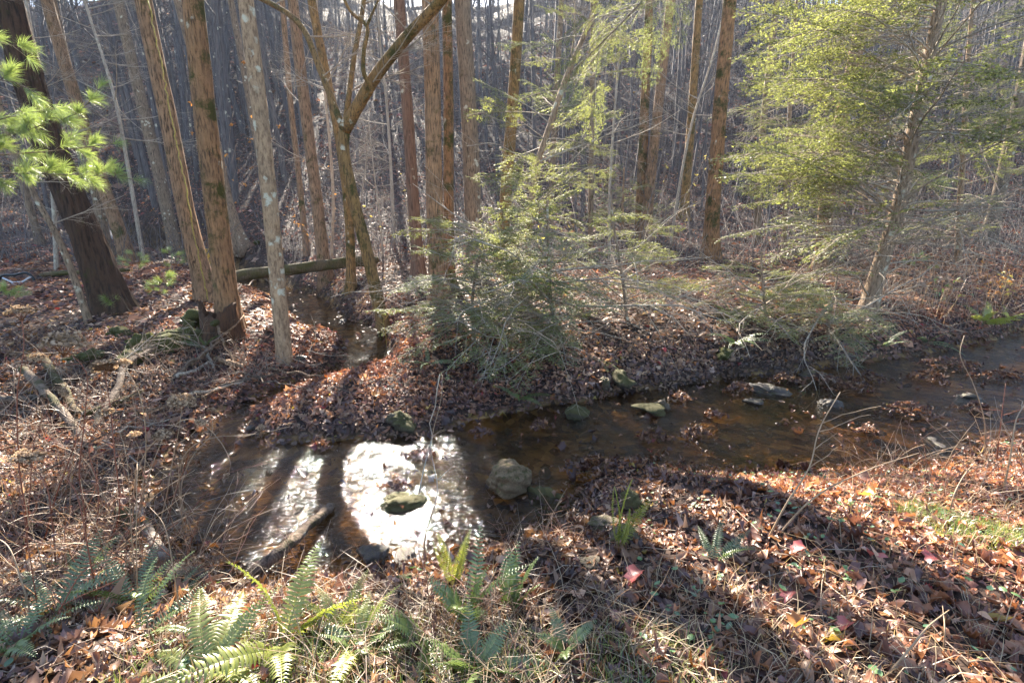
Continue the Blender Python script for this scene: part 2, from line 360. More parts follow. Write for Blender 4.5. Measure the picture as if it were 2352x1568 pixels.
def water():
    V, Q = [], []; n = 0
    for (a, b, c, d, st) in ((-4.6, 3.4, 2.4, 7.2, .035), (3.4, 16, 2.4, 14, .08), (-14, -4.6, 2.4, 22, .10), (-4.6, 3.4, 7.2, 22, .08)):
        xs = np.arange(a, b + st / 2, st); ys = np.arange(c, d + st / 2, st); xs[-1] = b; ys[-1] = d
        X, Y = np.meshgrid(xs, ys); s, wl = creek(X, Y)
        z = wl + .0018 * Sines(21, 11, 8)(X, Y) * (.6 + .4 * np.sin(X * 1.3 + Y)) + .0009 * Sines(22, 31, 8)(X, Y)
        i, j = np.meshgrid(np.arange(len(xs) - 1), np.arange(len(ys) - 1)); q0 = j * len(xs) + i
        ok = (s[:-1, :-1] < .22) & (s[1:, 1:] < .22)
        Q.append((np.stack([q0, q0 + 1, q0 + len(xs) + 1, q0 + len(xs)], -1)[ok]) + n); V.append(np.stack([X, Y, z], -1).reshape(-1, 3)); n += X.size
    V = np.concatenate(V); Q = np.concatenate(Q); u, inv = np.unique(Q, return_inverse=True)
    return mk('creek_water', V[u], np.zeros((0, 3), int), inv.reshape(-1, 4), None, m_water(), True, {'ripple': 1 - .78 * sstep(5.6, 7.4, V[u][:, 1]) * sstep(0., -1.5, V[u][:, 0])})
struct(obj('creek_water', water()))

# ------------------------------------------------------------------ trees
def bare_branch(g, L, r, spread=.9, twigs=7, levels=2, wig=.10, grav=.02, flat=.5, k=4):
    """a leafless limb along +X with side shoots and fine twigs, as arrays"""
    mb = MB()
    def rec(p, d, L, r, lev):
        n = 7 if lev == 0 else 5 if lev == 1 else 3
        P = grow(g, p, d, L, n, wig, grav); rr = np.linspace(r, r * .25, n + 1)
        mb.add(*tube(P, rr, k if lev == 0 else 3, False))
        if lev >= levels: return
        m = twigs if lev == 0 else max(3, twigs - 1)
        for q in range(m):
            s = g.uniform(.18, .98); ix = s * n; a = int(ix); b = min(a + 1, n); p2 = P[a] + (P[b] - P[a]) * (ix - a)
            dd = P[b] - P[max(a - 1, 0)]; dd = dd / (np.linalg.norm(dd) + 1e-9); d2 = perp(g, dd, g.uniform(.5, spread)); d2[2] *= flat
            rec(p2, d2, L * g.uniform(.28, .55) * (1.15 - .5 * s), r * .42 * (1 - .4 * s), lev + 1)
    rec(np.zeros(3), np.array([1., 0, .12]), L, r, 0)
    return mb
BARE = [bare_branch(np.random.default_rng(100 + q), 2.6, .022, twigs=9, levels=2).mesh('bare_branch', B_TWIG) for q in range(5)]
BARE3 = [bare_branch(np.random.default_rng(140 + q), 2.4, .02, twigs=8, levels=3, wig=.07).mesh('bare_fine_branch', B_TWIG) for q in range(3)]
DEAD = [bare_branch(np.random.default_rng(120 + q), 1.5, .011, twigs=7, levels=2, wig=.13, grav=-.03, flat=.8).mesh('dead_twig', B_TWIG) for q in range(4)]
def crown_mesh(seed, n=10, Ht=11., r=.09, k=4):
    g = np.random.default_rng(seed); mb = MB()
    T = grow(g, (0, 0, 0), (0, 0, 1), Ht, 9, .05); mb.add(*tube(T, np.linspace(r, .012, 10), 5, False))
    for q in range(n):
        s = g.uniform(.05, .95); ix = s * 9; a = int(ix); p = T[a] + (T[a + 1] - T[a]) * (ix - a)
        az = g.uniform(0, 6.28); d = np.array([math.cos(az), math.sin(az), g.uniform(.4, 1.3)]); L = Ht * .38 * (1.15 - s) + .6
        P = grow(g, p, d, L, 6, .10, .03); mb.add(*tube(P, np.linspace(r * .42 * (1.1 - s), .006, 7), 3, False))
        for m in range(3):
            b = g.integers(2, 7); Q = grow(g, P[b], perp(g, P[b] - P[b - 1], g.uniform(.4, .9)), L * g.uniform(.2, .45), 3, .12, .02)
            mb.add(*tube(Q, np.linspace(.011, .003, 4), 3, False))
    return mb.mesh('crown', B_GREY)
CROWN = [crown_mesh(200 + q) for q in range(4)]
def aim(d, roll=0.):
    """rotation that takes +X to d with +Z kept up, then rolled about d"""
    d = Vector(d).normalized(); up = Vector((0, 0, 1)); y = up.cross(d)
    if y.length < 1e-3: y = Vector((0, 1, 0))
    y.normalize(); z = d.cross(y); q = Matrix((d, y, z)).transposed().to_quaternion()
    return q @ Quaternion((1, 0, 0), roll)
def trunk_path(pts, base, extra=10., tilt=0.):
    """photo points (px,py) of the stem -> world points at the base's distance, carried on above the frame"""
    W = [base]
    for (px, py) in pts: W.append(at_y(px, py, base[1] + tilt))
    W = np.array(W); d = W[-1] - W[-2]; d /= np.linalg.norm(d); p = W[-1]
    ext = []
    for q in range(4):
        d = d * .8 + np.array([0, 0, .2]); d /= np.linalg.norm(d); p = p + d * extra / 4; ext.append(p)
    return np.concatenate([W, ext])
def make_tree(label, base_px, pts, wpx, m, name='bare_tree', cat='tree', group=None, seed=0, extra=9., crown=True, flare=.55, nb=0, rough=.07, k=18, taper=.45, Y=None, bscale=1., crown_s=1., furrow=.045, n=64):
    base = ground_px(*base_px) if Y is None else np.array([*at_y(*base_px, Y)[:2], 0.])
    base[2] = hz(base[0], base[1])
    root = thing(name, label, cat, base, group=group)
    W = trunk_path(pts, base, extra); P = spline(W, n); L = np.linalg.norm(np.diff(P, axis=0), axis=1).sum()
    dist = math.hypot(base[1], base[2] - CAMZ) ; r = wpx * dist / FPX / 2
    s = np.linspace(0, 1, n) ; h = s * L
    rr = r * (1 - taper * s) * (1 + flare * np.exp(-h / (r * 2.2)))
    lob = flare * .55 * np.exp(-h / (r * 2.6)); kk = k if k < 12 else k * 2
    P = np.concatenate([[P[0] - (0, 0, .35)], P]) - base; rr = np.concatenate([[rr[0] * 1.2], rr]); lob = np.concatenate([[lob[0]], lob])
    mb = MB().add(*tube(P, rr, kk, True, rough, seed + 7, furrow if kk > 20 else 0, lob))
    obj('trunk', mb.mesh('trunk', m), root)
    g = np.random.default_rng(seed + 900)
    top = P[-1]
    if crown:
        c = obj('crown', CROWN[seed % 4], root, P[-2], (g.normal(0, .08), g.normal(0, .08), g.uniform(0, 6.28)), crown_s * (.55 + rr[-1] * 3.5))
    for q in range(nb):
        ix = int(g.uniform(.25, .95) * n); az = g.uniform(0, 6.28); d = (math.cos(az), math.sin(az), g.uniform(.1, .8))
        obj('branch', BARE[g.integers(5)], root, P[ix], aim(d, g.uniform(-.5, .5)), bscale * g.uniform(.5, 1.1))
    return root, P, rr, base
BIG = dict(extra=9)
make_tree('massive dark red-brown trunk leaning left above the creek bank', (262, 716), [(205, 560), (160, 450), (75, 220), (15, 0)], 60, B_RED, seed=1, rough=.08, k=30, taper=.5, crown_s=.8, flare=.5, furrow=.09, n=90)
make_tree('brown trunk with smooth bark rising behind the massive dark trunk', (296, 598), [(205, 330), (150, 150), (108, 0)], 26, B_BROWN, seed=2, nb=2)
make_tree('narrow grey trunk just left of its brown twin behind the dark trunk', (250, 585), [(215, 420), (178, 260), (120, 0)], 19, B_GREY, seed=3)
make_tree('slim grey-brown trunk behind the pair of big mossy-footed trunks', (405, 572), [(360, 380), (315, 190), (270, 0)], 25, B_GREY, seed=4, nb=2)
make_tree('tall brown trunk with a pale yellow vine running up its right side', (478, 690), [(430, 500), (385, 270), (328, 0)], 37, B_BROWN, seed=5, rough=.06, k=22)
make_tree('thick brown trunk with dark moss patches beside the hollow stump', (530, 752), [(500, 510), (475, 300), (443, 0)], 46, B_MOSS, seed=6, rough=.06, k=24, flare=.4)
make_tree('thin trunk flaring at its foot left of the fallen log', (560, 570), [(530, 480), (490, 300), (408, 0)], 20, B_GREY, seed=7, flare=1.2)
make_tree('pale straight trunk blotched with white lichen beside the creek', (654, 828), [(632, 590), (600, 280), (564, 0)], 33, B_LICH, seed=8, flare=.12, taper=.3, rough=.035, k=22)
make_tree('brown trunk standing at the right end of the fallen log', (750, 648), [(722, 420), (697, 220), (672, 0)], 26, B_BROWN, seed=9, nb=3)
make_tree('spindly brown trunk between the lichen trunk and the fallen log', (705, 585), [(690, 440), (668, 240), (648, 0)], 13, B_BROWN, seed=10, flare=.2, crown_s=.8)
make_tree('narrow mossy trunk close behind the forked tree', (806, 668), [(803, 520), (780, 330), (735, 100), (715, 0)], 20, B_OLIVE, seed=11)
make_tree('smooth red-brown trunk left of the two tall straight trunks', (963, 640), [(952, 500), (935, 250), (916, 0)], 27, bark('bark_tan', (.26, .15, .095), (.10, .055, .035), .05, .05, .8, .1, .3), seed=12)
make_tree('tall straight trunk with dark flaky bark behind the young hemlock', (1008, 690), [(1000, 520), (994, 250), (987, 0)], 38, B_BROWN, seed=13, k=22)
make_tree('slimmer trunk with mossy edges hugging the tall straight trunk', (1032, 655), [(1031, 480), (1030, 250), (1027, 0)], 24, B_MOSS, seed=14)
make_tree('broad grey-tan trunk right of the slim mossy-edged trunk', (1092, 640), [(1086, 480), (1076, 250), (1062, 0)], 38, B_GREY, seed=15, k=22)
make_tree('dark trunk leaning slightly right behind the top of the young hemlock', (1150, 620), [(1162, 440), (1180, 210), (1192, 0)], 27, B_OLIVE, seed=16, nb=2)
make_tree('thin straight grey trunk among the hillside saplings right of the hemlock', (1358, 615), [(1357, 450), (1360, 250), (1362, 0)], 12, B_GREY, seed=17, nb=4, crown_s=.8)
make_tree('tan trunk leaning right, the taller of a close pair', (1480, 552), [(1492, 430), (1515, 220), (1541, 0)], 23, B_BROWN, seed=18, nb=3)
make_tree('dark-speckled trunk, the left one of a close pair', (1468, 548), [(1473, 430), (1482, 220), (1492, 0)], 21, B_MOSS, seed=19, nb=3)
make_tree('slender mossy trunk on the slope just left of the moss-patched trunk', (1570, 505), [(1582, 350), (1598, 120), (1606, 0)], 19, B_OLIVE, seed=20, nb=2)
make_tree('tall trunk with thick dark moss patches left of the big hemlock', (1632, 596), [(1638, 470), (1655, 240), (1676, 0)], 31, B_MOSS, seed=21, k=22)
make_tree('brown leaning trunk half hidden behind the big hemlock foliage', (1888, 618), [(1905, 410), (1940, 240), (1992, 0)], 30, B_BROWN, seed=22)
make_tree('thin trunk behind the left edge of the big hemlock', (1738, 560), [(1745, 400), (1762, 200), (1785, 0)], 15, B_GREY, seed=23, crown_s=.8)
make_tree('shadowed trunk at the far right edge behind the hemlock', (2268, 560), [(2300, 420), (2340, 240), (2385, 0)], 25, B_GREY, seed=24)
make_tree('thin pale trunk behind the right side of the hemlock', (2075, 560), [(2100, 420), (2130, 200), (2165, 0)], 15, B_GREY, seed=25, crown_s=.8)
make_tree('slim bare trunk between the dark trunk and the leaning pair', (1262, 560), [(1268, 420), (1278, 200), (1290, 0)], 14, B_GREY, seed=26, nb=2, crown_s=.8)
make_tree('short dark trunk rising from the slope beyond the yellow box', (628, 520), [(600, 380), (560, 160), (530, 0)], 15, B_GREY, seed=27, crown_s=.8)
make_tree('thin trunk rising from the terrace at the far left edge', (92, 560), [(40, 380), (-20, 180), (-60, 0)], 14, B_GREY, seed=28, crown_s=.8)

# forked crooked tree
def limb_tube(mb, W, r0, r1, base, n=30, k=12, rough=.06, seed=0):
    P = spline(W, n) - base; rr = np.linspace(r0, r1, n); mb.add(*tube(P, rr, k, True, rough, seed)); return P, rr
def forked():
    base = ground_px(886, 776); base[2] = hz(base[0], base[1]); Yb = base[1]
    root = thing('forked_tree', 'crooked mossy tree forking into three limbs above the creek', 'tree', base)
    d = math.hypot(Yb, base[2] - CAMZ); px = lambda w_: w_ * d / FPX / 2
    A = lambda x, y, dy=0.: at_y(x, y, Yb + dy)
    W = np.array([base - (0, 0, .3), base, A(868, 690), A(838, 560), A(806, 430), A(789, 330), A(792, 296)])
    mb = MB(); P = spline(W, 40) - base; s = np.linspace(0, 1, 40); rr = px(29) * (1 - .22 * s) * (1 + .5 * np.exp(-s * 14)); mb.add(*tube(P, rr, 18, True, .06, 3)); obj('trunk', mb.mesh('trunk', B_OLIVE), root)
    fork = A(790, 300)
    limbs = [([fork, A(818, 250, -.1), A(870, 165, -.3), A(930, 90, -.5), A(1020, -8, -.8), A(1120, -150, -1.2), A(1180, -320, -1.4)], 26, 13),
             ([fork, A(772, 255, .1), A(735, 160, .3), A(690, 58, .5), A(604, 0, .7), A(500, -40, .8), A(380, -110, 1)], 15, 7),
             ([fork, A(800, 230, .2), A(812, 140, .4), A(836, 0, .6), A(850, -160, .8), A(880, -320, 1)], 12, 6)]
    g = np.random.default_rng(77)
    for W, a, b in limbs:
        mb = MB(); P, rr = limb_tube(mb, np.array(W), px(a), px(b), base, 34, 12, .07, int(a)); l = obj('limb', mb.mesh('limb', B_OLIVE), root)
        for q in range(11):
            ix = int(g.uniform(5, 33)); dr = (g.choice([-1, 1]) * g.uniform(.5, 1), g.uniform(-.6, .6), g.uniform(-.05, .5))
            obj('branch', BARE3[g.integers(3)], l, P[ix], aim(dr, g.uniform(-.4, .4)), g.uniform(.4, .95))
    # dark crooked branch on the thick limb
    W = np.array([A(820, 245, -.1), A(852, 200, -.35), A(838, 175, -.4), A(836, 120, -.4), A(842, 60, -.4), A(808, 30, -.4), A(778, -30, -.4)])
    mb = MB(); limb_tube(mb, W, px(11), px(5), base, 30, 9, .1, 5)
    limb_tube(mb, np.array([A(842, 62, -.4), A(860, 20, -.45), A(885, -30, -.5)]), px(6), px(3), base, 10, 8, .1, 6)
    obj('crooked_branch', mb.mesh('crooked_branch', B_OLIVE), root)
forked()
# vine on the tall brown trunk
def vine():
    pts = [(340, 0), (365, 120), (392, 260), (425, 420), (450, 560), (468, 640), (478, 690)]
    b = ground_px(478, 690); Yb = b[1] - .2; W = np.array([at_y(x, y, Yb) for x, y in pts]); P = spline(W, 60); g = np.random.default_rng(4); P[:, 0] += g.normal(0, .012, 60)
    mb = MB().add(*tube(P - b, .012, 5, True, .25, 2)); for_ = obj('climbing_vine', mb.mesh('climbing_vine', plain('vine_yellow', (.42, .33, .06), .7, 0, 0, 30, (.2, .14, .03))), None, b)
    tag(for_, 'pale yellow mossy vine climbing the tall brown trunk', 'vine')
vine()
# ------------------------------------------------------------------ bare understorey saplings with fine sunlit twigs
def sapling(label, base_px, pts, wpx, seed, nb, m=B_TWIG, fine=True, Y=None, bs=1., zlo=.25, group='bare saplings with pale twigs', name='bare_sapling'):
    root, P, rr, base = make_tree(label, base_px, pts, wpx, m, name, 'tree', group, seed, extra=2.0, crown=False, flare=.2, k=8, taper=.75, Y=Y, rough=.05)
    g = np.random.default_rng(seed + 33); n = len(P)
    for q in range(nb):
        ix = int(g.uniform(zlo, .98) * n); az = g.uniform(0, 6.28); d = (math.cos(az), math.sin(az), g.uniform(-.05, .55))
        pool = BARE3 if fine else BARE
        obj('branch', pool[g.integers(len(pool))], root, P[ix], aim(d, g.uniform(-.5, .5)), bs * g.uniform(.45, 1.) * (1.2 - .5 * ix / n))
    return root
sapling('leggy sapling with white sunlit twigs left of the tall brown trunks', (330, 600), [(300, 420), (262, 220), (200, 20), (150, -150)], 9, 301, 26, bs=1.25)
sapling('sapling with pale twigs spreading across the upper left corner', (130, 620), [(120, 430), (100, 230), (60, 0), (30, -200)], 9, 302, 26, bs=1.25)
sapling('twiggy sapling between the lichen trunk and the forked tree', (760, 620), [(765, 450), (750, 250), (730, 60), (720, -150)], 8, 303, 22, bs=1.1)
sapling('twiggy sapling right of the forked tree near the red-brown trunk', (905, 560), [(900, 430), (890, 260), (870, 60), (860, -150)], 8, 304, 22, bs=1.1)
sapling('grey twiggy sapling left of the close leaning pair', (1400, 600), [(1400, 450), (1410, 280), (1425, 80), (1430, -120)], 7, 305, 18)
sapling('pale sapling leaning over the leaf-strewn right slope', (1540, 560), [(1560, 430), (1590, 280), (1640, 120), (1680, -60)], 7, 306, 16)
sapling('thin crooked sapling leaning left in front of the massive dark trunk', (205, 740), [(178, 660), (140, 560), (75, 440), (30, 340), (0, 240)], 15, 307, 9, B_GREY, bs=.55, group=None)
sapling('low bare shrub with arching pale twigs beside the fallen log', (800, 640), [(805, 590), (815, 520), (830, 450)], 5, 308, 16, bs=.6, zlo=.05, name='bare_shrub')
sapling('low bare shrub at the foot of the slope left of the red-brown trunk', (880, 590), [(876, 540), (870, 480), (862, 420)], 5, 309, 16, bs=.7, zlo=.05, name='bare_shrub')
sapling('bare brushy shrub on the terrace beyond the massive trunk', (170, 560), [(165, 520), (160, 450)], 5, 310, 14, bs=.8, zlo=.05, name='bare_shrub')

# ------------------------------------------------------------------ the hillside wood
def far_tree(seed, Ht, r, nb, tw, k=5, low=.3):
    g = np.random.default_rng(seed); mb = MB()
    T = grow(g, (0, 0, -.4), (g.normal(0, .03), g.normal(0, .03), 1), Ht, 10, .022); mb.add(*tube(T, np.linspace(r * 1.1, r * .12, 11), k, False))
    for q in range(nb):
        s = g.uniform(low, .98); ix = s * 10; a = min(int(ix), 9); p = T[a] + (T[a + 1] - T[a]) * (ix - a)
        az = g.uniform(0, 6.28); d = np.array([math.cos(az), math.sin(az), g.uniform(.3, 1.4)]); L = Ht * .26 * (1.15 - s) + .5
        P = grow(g, p, d, L, 4, .12, .04); mb.add(*tube(P, np.linspace(r * .30 * (1.1 - s), .008, 5), 3, False))
        for m in range(tw):
            b = g.integers(1, 5); Q = grow(g, P[b], perp(g, P[b] - P[b - 1], g.uniform(.4, .9)), L * g.uniform(.25, .5), 2, .1, .02)
            mb.add(*tube(Q, np.linspace(.012, .005, 3), 3, False))
    return mb
FT = [far_tree(400 + q, h, r, nb, 4, low=lo) for q, (h, r, nb, lo) in enumerate([(16, .115, 11, .35), (14, .09, 11, .3), (17, .15, 12, .4), (13, .065, 12, .25), (9, .04, 14, .15), (15, .10, 10, .45), (7, .03, 16, .12), (13, .075, 12, .2)])]
FTM = [m.mesh('hillside_tree', B_FAR) for m in FT]
LT = [far_tree(440 + q, h, r, 8, 2, 4, .25).arrays() for q, (h, r) in enumerate([(15, .13), (12, .07), (17, .19), (9, .04)])]
g = np.random.default_rng(11)
placed = []
far = []
tries = 0
while len(placed) < 1450 and tries < 30000:
    tries += 1
    y = 17 + 105 * g.uniform(0, 1) ** 1.0; x = g.uniform(-1, 1) * (y * 1.22 + 4)
    if creek(np.array(x), np.array(y))[0] < .8: continue
    md = .8 + y * .012
    if y < 23 and g.uniform() > .25: continue
    if y < 44 and -.268 * y - 4 < x < -.268 * y + 3.5 and g.uniform() < .85: continue
    if y < 42 and -.42 * y - 1 < x < .06 * y + 1 and g.uniform() < .5: continue
    if any((x - a) ** 2 + (y - b) ** 2 < md * md for a, b in placed[-400:]): continue
    placed.append((x, y))
grove = []  # extra tall trees added to filter the sun over the left bank
for _ in range(4000):
    y = g.uniform(24, 62); x = -.268 * y - g.uniform(4.5, 15)
    if len(grove) < 62 and all((x - a) ** 2 + (y - b) ** 2 > 2.2 for a, b in grove): grove.append((x, y))
placed.sort(key=lambda p: p[1]); placed = [p for p in placed if all((p[0] - a) ** 2 + (p[1] - b) ** 2 > .8 for a, b in grove)]
mbf = MB()
for q, (x, y) in enumerate(grove + placed):
    z = hz(x, y); s = g.uniform(.7, 1.1) if q >= 62 else g.uniform(1.3, 1.65); rz = g.uniform(0, 6.28)
    if q < 290:
        k = g.integers(8) if q >= 62 else [0, 1, 2, 5, 7][q % 5]; o = obj('hillside_tree', FTM[k], None, (x, y, z), (g.normal(0, .05), g.normal(0, .05), rz), s * .92)
        ax_ = x / y; zone = 'left of the forked tree' if ax_ < -.36 else 'right of the forked tree' if ax_ < .02 else 'right of the young hemlock' if ax_ < .40 else 'behind the big hemlock'
        sz_ = ('stout', 'slim', 'stout', 'thin', 'spindly', 'slim', 'twig-thin', 'thin')[k]; dp = 'at the foot of the hillside' if y < 27 else 'low on the hillside' if y < 36 else 'up the hillside'
        tag(o, f'{sz_} bare grey tree {dp} {zone}', 'tree', f'{sz_} bare trees {dp} {zone}')
    else:
        V, T, Q, _ = LT[g.integers(4)]; c, sn = math.cos(rz), math.sin(rz); ln = g.normal(0, .05, 2)
        V2 = np.stack([V[:, 0] * c - V[:, 1] * sn + V[:, 2] * ln[0], V[:, 0] * sn + V[:, 1] * c + V[:, 2] * ln[1], V[:, 2]], 1) * s + (x, y, z)
        mbf.add(V2, T, Q)
stuff(obj('far_woods', mbf.mesh('far_woods', B_FAR)), 'mass of thin bare trunks filling the upper hillside', 'woods')
def brush():
    g = np.random.default_rng(19); n = 26000; y = 15 + 75 * g.uniform(0, 1, n) ** 1.5; x = g.uniform(-1, 1, n) * (y * 1.15 + 3)
    ok = creek(x, y)[0] > .3; x, y = x[ok], y[ok]; n = len(x); z = H(x, y); h = g.gamma(2.2, .55, n) * (.5 + .02 * y); r = .003 + .0035 * h + y * .00008
    az = g.uniform(0, 6.28, n); tl = g.normal(0, .65, n); dx, dy = np.cos(az) * tl * h, np.sin(az) * tl * h
    V = np.zeros((n, 4, 3)); 
    for q in range(3): V[:, q] = np.stack([x + r * math.cos(q * 2.094), y + r * math.sin(q * 2.094), z - .05], 1)
    V[:, 3] = np.stack([x + dx, y + dy, z + h], 1); b = (np.arange(n) * 4)[:, None]
    T = np.concatenate([b + [0, 1, 3], b + [1, 2, 3], b + [2, 0, 3]])
    return mk('hillside_brush', V.reshape(-1, 3), T, np.zeros((0, 4), int), None, B_FAR)
stuff(obj('hillside_brush', brush()), 'tangle of thin grey saplings and dead stalks on the hillside', 'brush')

# ------------------------------------------------------------------ hemlocks
def hemlock_branch(seed, L=1.5, dense=1., bare=.25):
    """wood and needles of one flat drooping hemlock bough along +X"""
    g = np.random.default_rng(seed); wood = MB(); nb = []
    P = grow(g, (0, 0, 0), (1, 0, .12), L, 10, .05, -.028); wood.add(*tube(P, np.linspace(.010, .002, 11), 4, False))
    def needles(A, B, dens):
        d = B - A; l = np.linalg.norm(d); d = d / (l + 1e-9); m = max(2, int(l / .0085 * dens))
        s = np.sort(g.uniform(0, 1, m)); side = np.where(np.arange(m) % 2, 1., -1.); pz = np.cross(np.array([0, 0, 1.]), d); pz /= np.linalg.norm(pz) + 1e-9
        for t_, sd_ in zip(s, side):
            p = A + (B - A) * t_; dd = d * g.uniform(.25, .7) + pz * sd_ + np.array([0, 0, g.normal(0, .22)]); dd /= np.linalg.norm(dd)
            ln = g.uniform(.016, .026); wv = d * .0042 + np.array([0, 0, g.normal(0, .0022)])
            nb.append((p - wv, p + wv, p + dd * ln))
    nsec = int(22 * dense)
    for q in range(nsec):
        s = bare + (1 - bare) * (q + g.uniform(0, .8)) / nsec; s = min(s, .985); ix = s * 10; a = int(ix); p = P[a] + (P[a + 1] - P[a]) * (ix - a)
        d = P[a + 1] - P[a]; d /= np.linalg.norm(d); sd_ = 1 if q % 2 else -1
        lat = np.array([-d[1], d[0], 0]) * sd_; dr = d * g.uniform(.5, .95) + lat + np.array([0, 0, g.normal(0, .10)])
        l2 = L * .34 * (1.12 - s) * g.uniform(.6, 1.15) + .07; Q = grow(g, p, dr, l2, 5, .09, -.04); wood.add(*tube(Q, np.linspace(.0032, .0012, 6), 3, False))
        nt_ = max(3, int(l2 / .028))
        for m in range(nt_):
            s2 = .15 + .85 * (m + g.uniform(0, .6)) / nt_; s2 = min(s2, .99); jx = s2 * 5; b = int(jx); p2 = Q[b] + (Q[b + 1] - Q[b]) * (jx - b)
            e = Q[b + 1] - Q[b]; e /= np.linalg.norm(e); sd2 = 1 if m % 2 else -1; lat2 = np.array([-e[1], e[0], 0]) * sd2
            d3 = e * g.uniform(.6, 1) + lat2 * .9 + np.array([0, 0, g.normal(0, .14) - .05]); d3 /= np.linalg.norm(d3)
            l3 = g.uniform(.05, .12) * (1.15 - .6 * s2); needles(p2, p2 + d3 * l3, 1.)
        needles(Q[3], Q[5], 1.)
    A = np.array(nb); n = len(A)
    return wood.mesh('bough', B_TWIG), mk('needles', A.reshape(-1, 3), np.arange(n * 3).reshape(n, 3), np.zeros((0, 4), int), np.repeat(np.clip(g.normal(1, .38, (n, 1)), .3, 2.2) * np.array([[1., 1, 1]]), 3, 0), M_NEEDLE, False)
HB = [hemlock_branch(500 + q, L_, de, ba) for q, (L_, de, ba) in enumerate([(1.5, 1, .22), (1.5, .9, .35), (1.3, 1, .15), (1.7, 1, .3), (1.4, .8, .45), (1.1, 1, .1)])]
def bough(root, p, d, sc, g, which=None, roll=None):
    a, b = HB[which if which is not None else g.integers(6)]
    o = obj('bough', a, root, p, aim(d, g.normal(0, .25) if roll is None else roll), sc); obj('needles', b, o); return o
def hemlock(label, base_px, pts, wpx, seed, nbr, s0, s1, lo=.15, hi=1., dz=(-.15, .35), ndead=0, bias=None, extra=3., m=B_HEM, group=None):
    root, P, rr, base = make_tree(label, base_px, pts, wpx, m, 'hemlock_tree', 'tree', group, seed, extra=extra, crown=False, flare=.4, k=14, taper=.6)
    g = np.random.default_rng(seed + 5); n = len(P)
    for q in range(nbr):
        s = lo + (hi - lo) * (q + g.uniform(0, 1)) / nbr; ix = min(int(s * n), n - 1); az = g.uniform(0, 6.28) if bias is None or g.uniform() > .6 else bias + g.normal(0, .7)
        if nbr > 95 and math.sin(az) < -.55 and g.uniform() < .6: az = -az
        bough(root, P[ix], (math.cos(az), math.sin(az), g.uniform(*dz)), (s0 + (s1 - s0) * s) * g.uniform(.75, 1.2), g)
    for q in range(ndead):
        s = g.uniform(.04, .6); ix = int(s * n); az = g.uniform(0, 6.28)
        obj('dead_branch', DEAD[g.integers(4)], root, P[ix], aim((math.cos(az), math.sin(az), g.uniform(-.35, .4)), g.uniform(-1, 1)), g.uniform(.7, 1.9))
    return root, P, base
hemlock('big sunlit hemlock with pale leaning trunk on the right creek bank', (1992, 716), [(2012, 640), (2062, 480), (2098, 300), (2130, 150), (2162, 0)], 32, 600, 104, 2.35, 1.6, .2, .98, (-.12, .42), 110, R(190))
hemlock('young feathery hemlock in the middle of the far bank', (1206, 700), [(1212, 600), (1218, 480), (1236, 370), (1262, 290), (1300, 180), (1350, 60), (1390, -60)], 15, 601, 66, 1.25, .8, .06, .7, (.0, .7), 14)
hemlock('small hemlock spilling over the bank below the young hemlock', (1290, 800), [(1275, 740), (1262, 650), (1260, 600)], 11, 602, 44, 1.3, .85, .05, .9, (-.4, .4), 36, R(230), .9)
hemlock('low hemlock on the left shoulder of the leafy point', (1090, 790), [(1085, 720), (1090, 640), (1100, 590)], 8, 603, 48, 1.15, .75, .06, .9, (-.3, .45), 8, None, .6)
hemlock('scraggly hemlock with many bare twigs right of the young hemlock', (1440, 740), [(1432, 660), (1420, 580), (1410, 520)], 8, 604, 24, 1.0, .7, .1, .85, (-.25, .35), 16, None, .6)
hemlock('low dark hemlock clump on the bank below the moss-patched trunk', (1760, 740), [(1755, 690), (1750, 640)], 8, 605, 34, 1.15, .6, .05, .75, (-.25, .3), 10, None, .5)
hemlock('short hemlock hanging over the creek in front of the big hemlock', (1900, 780), [(1905, 730), (1915, 680)], 7, 606, 20, .9, .6, .1, .75, (-.4, .15), 16, R(250), .5)
hemlock('shaded hemlock beyond the big hemlock at the right edge', (2200, 600), [(2205, 480), (2215, 300), (2225, 120)], 13, 607, 60, 1.7, 1.0, .1, .98, (-.1, .3), 10)
hemlock('hemlock behind the left side of the big hemlock', (1800, 590), [(1805, 440), (1815, 260), (1825, 80)], 10, 608, 46, 1.5, .9, .12, .98, (-.1, .35), 10)
hemlock('distant hemlock thicket tree behind the close leaning pair', (1430, 540), [(1430, 480), (1432, 420)], 8, 609, 28, 1.6, 1.0, .05, .9, (-.1, .3), 6, None, .6)
# a hanging bough entering from above, right of centre
def hanging():
    Yb = 6.2; root = thing('hemlock_branch', 'yellow-green hemlock branch reaching in at the top right of centre', 'branch', at_y(1480, -60, Yb)); g = np.random.default_rng(61); b = np.array(root.location)
    W = np.array([at_y(1620, -220, Yb + .6), at_y(1530, -60, Yb + .2), at_y(1440, 40, Yb), at_y(1330, 150, Yb - .2)]); mb = MB(); P, rr = limb_tube(mb, W, .022, .006, b, 24, 7); obj('limb', mb.mesh('limb', B_HEM), root)
    for q in range(13):
        ix = 8 + int(q * 1.2); d = P[ix] - P[ix - 1]; d = d / np.linalg.norm(d); bough(root, P[ix], d + np.array([g.uniform(-1, .9), g.uniform(-.6, .6), g.uniform(-.3, .2)]), g.uniform(.45, .7), g)
hanging()

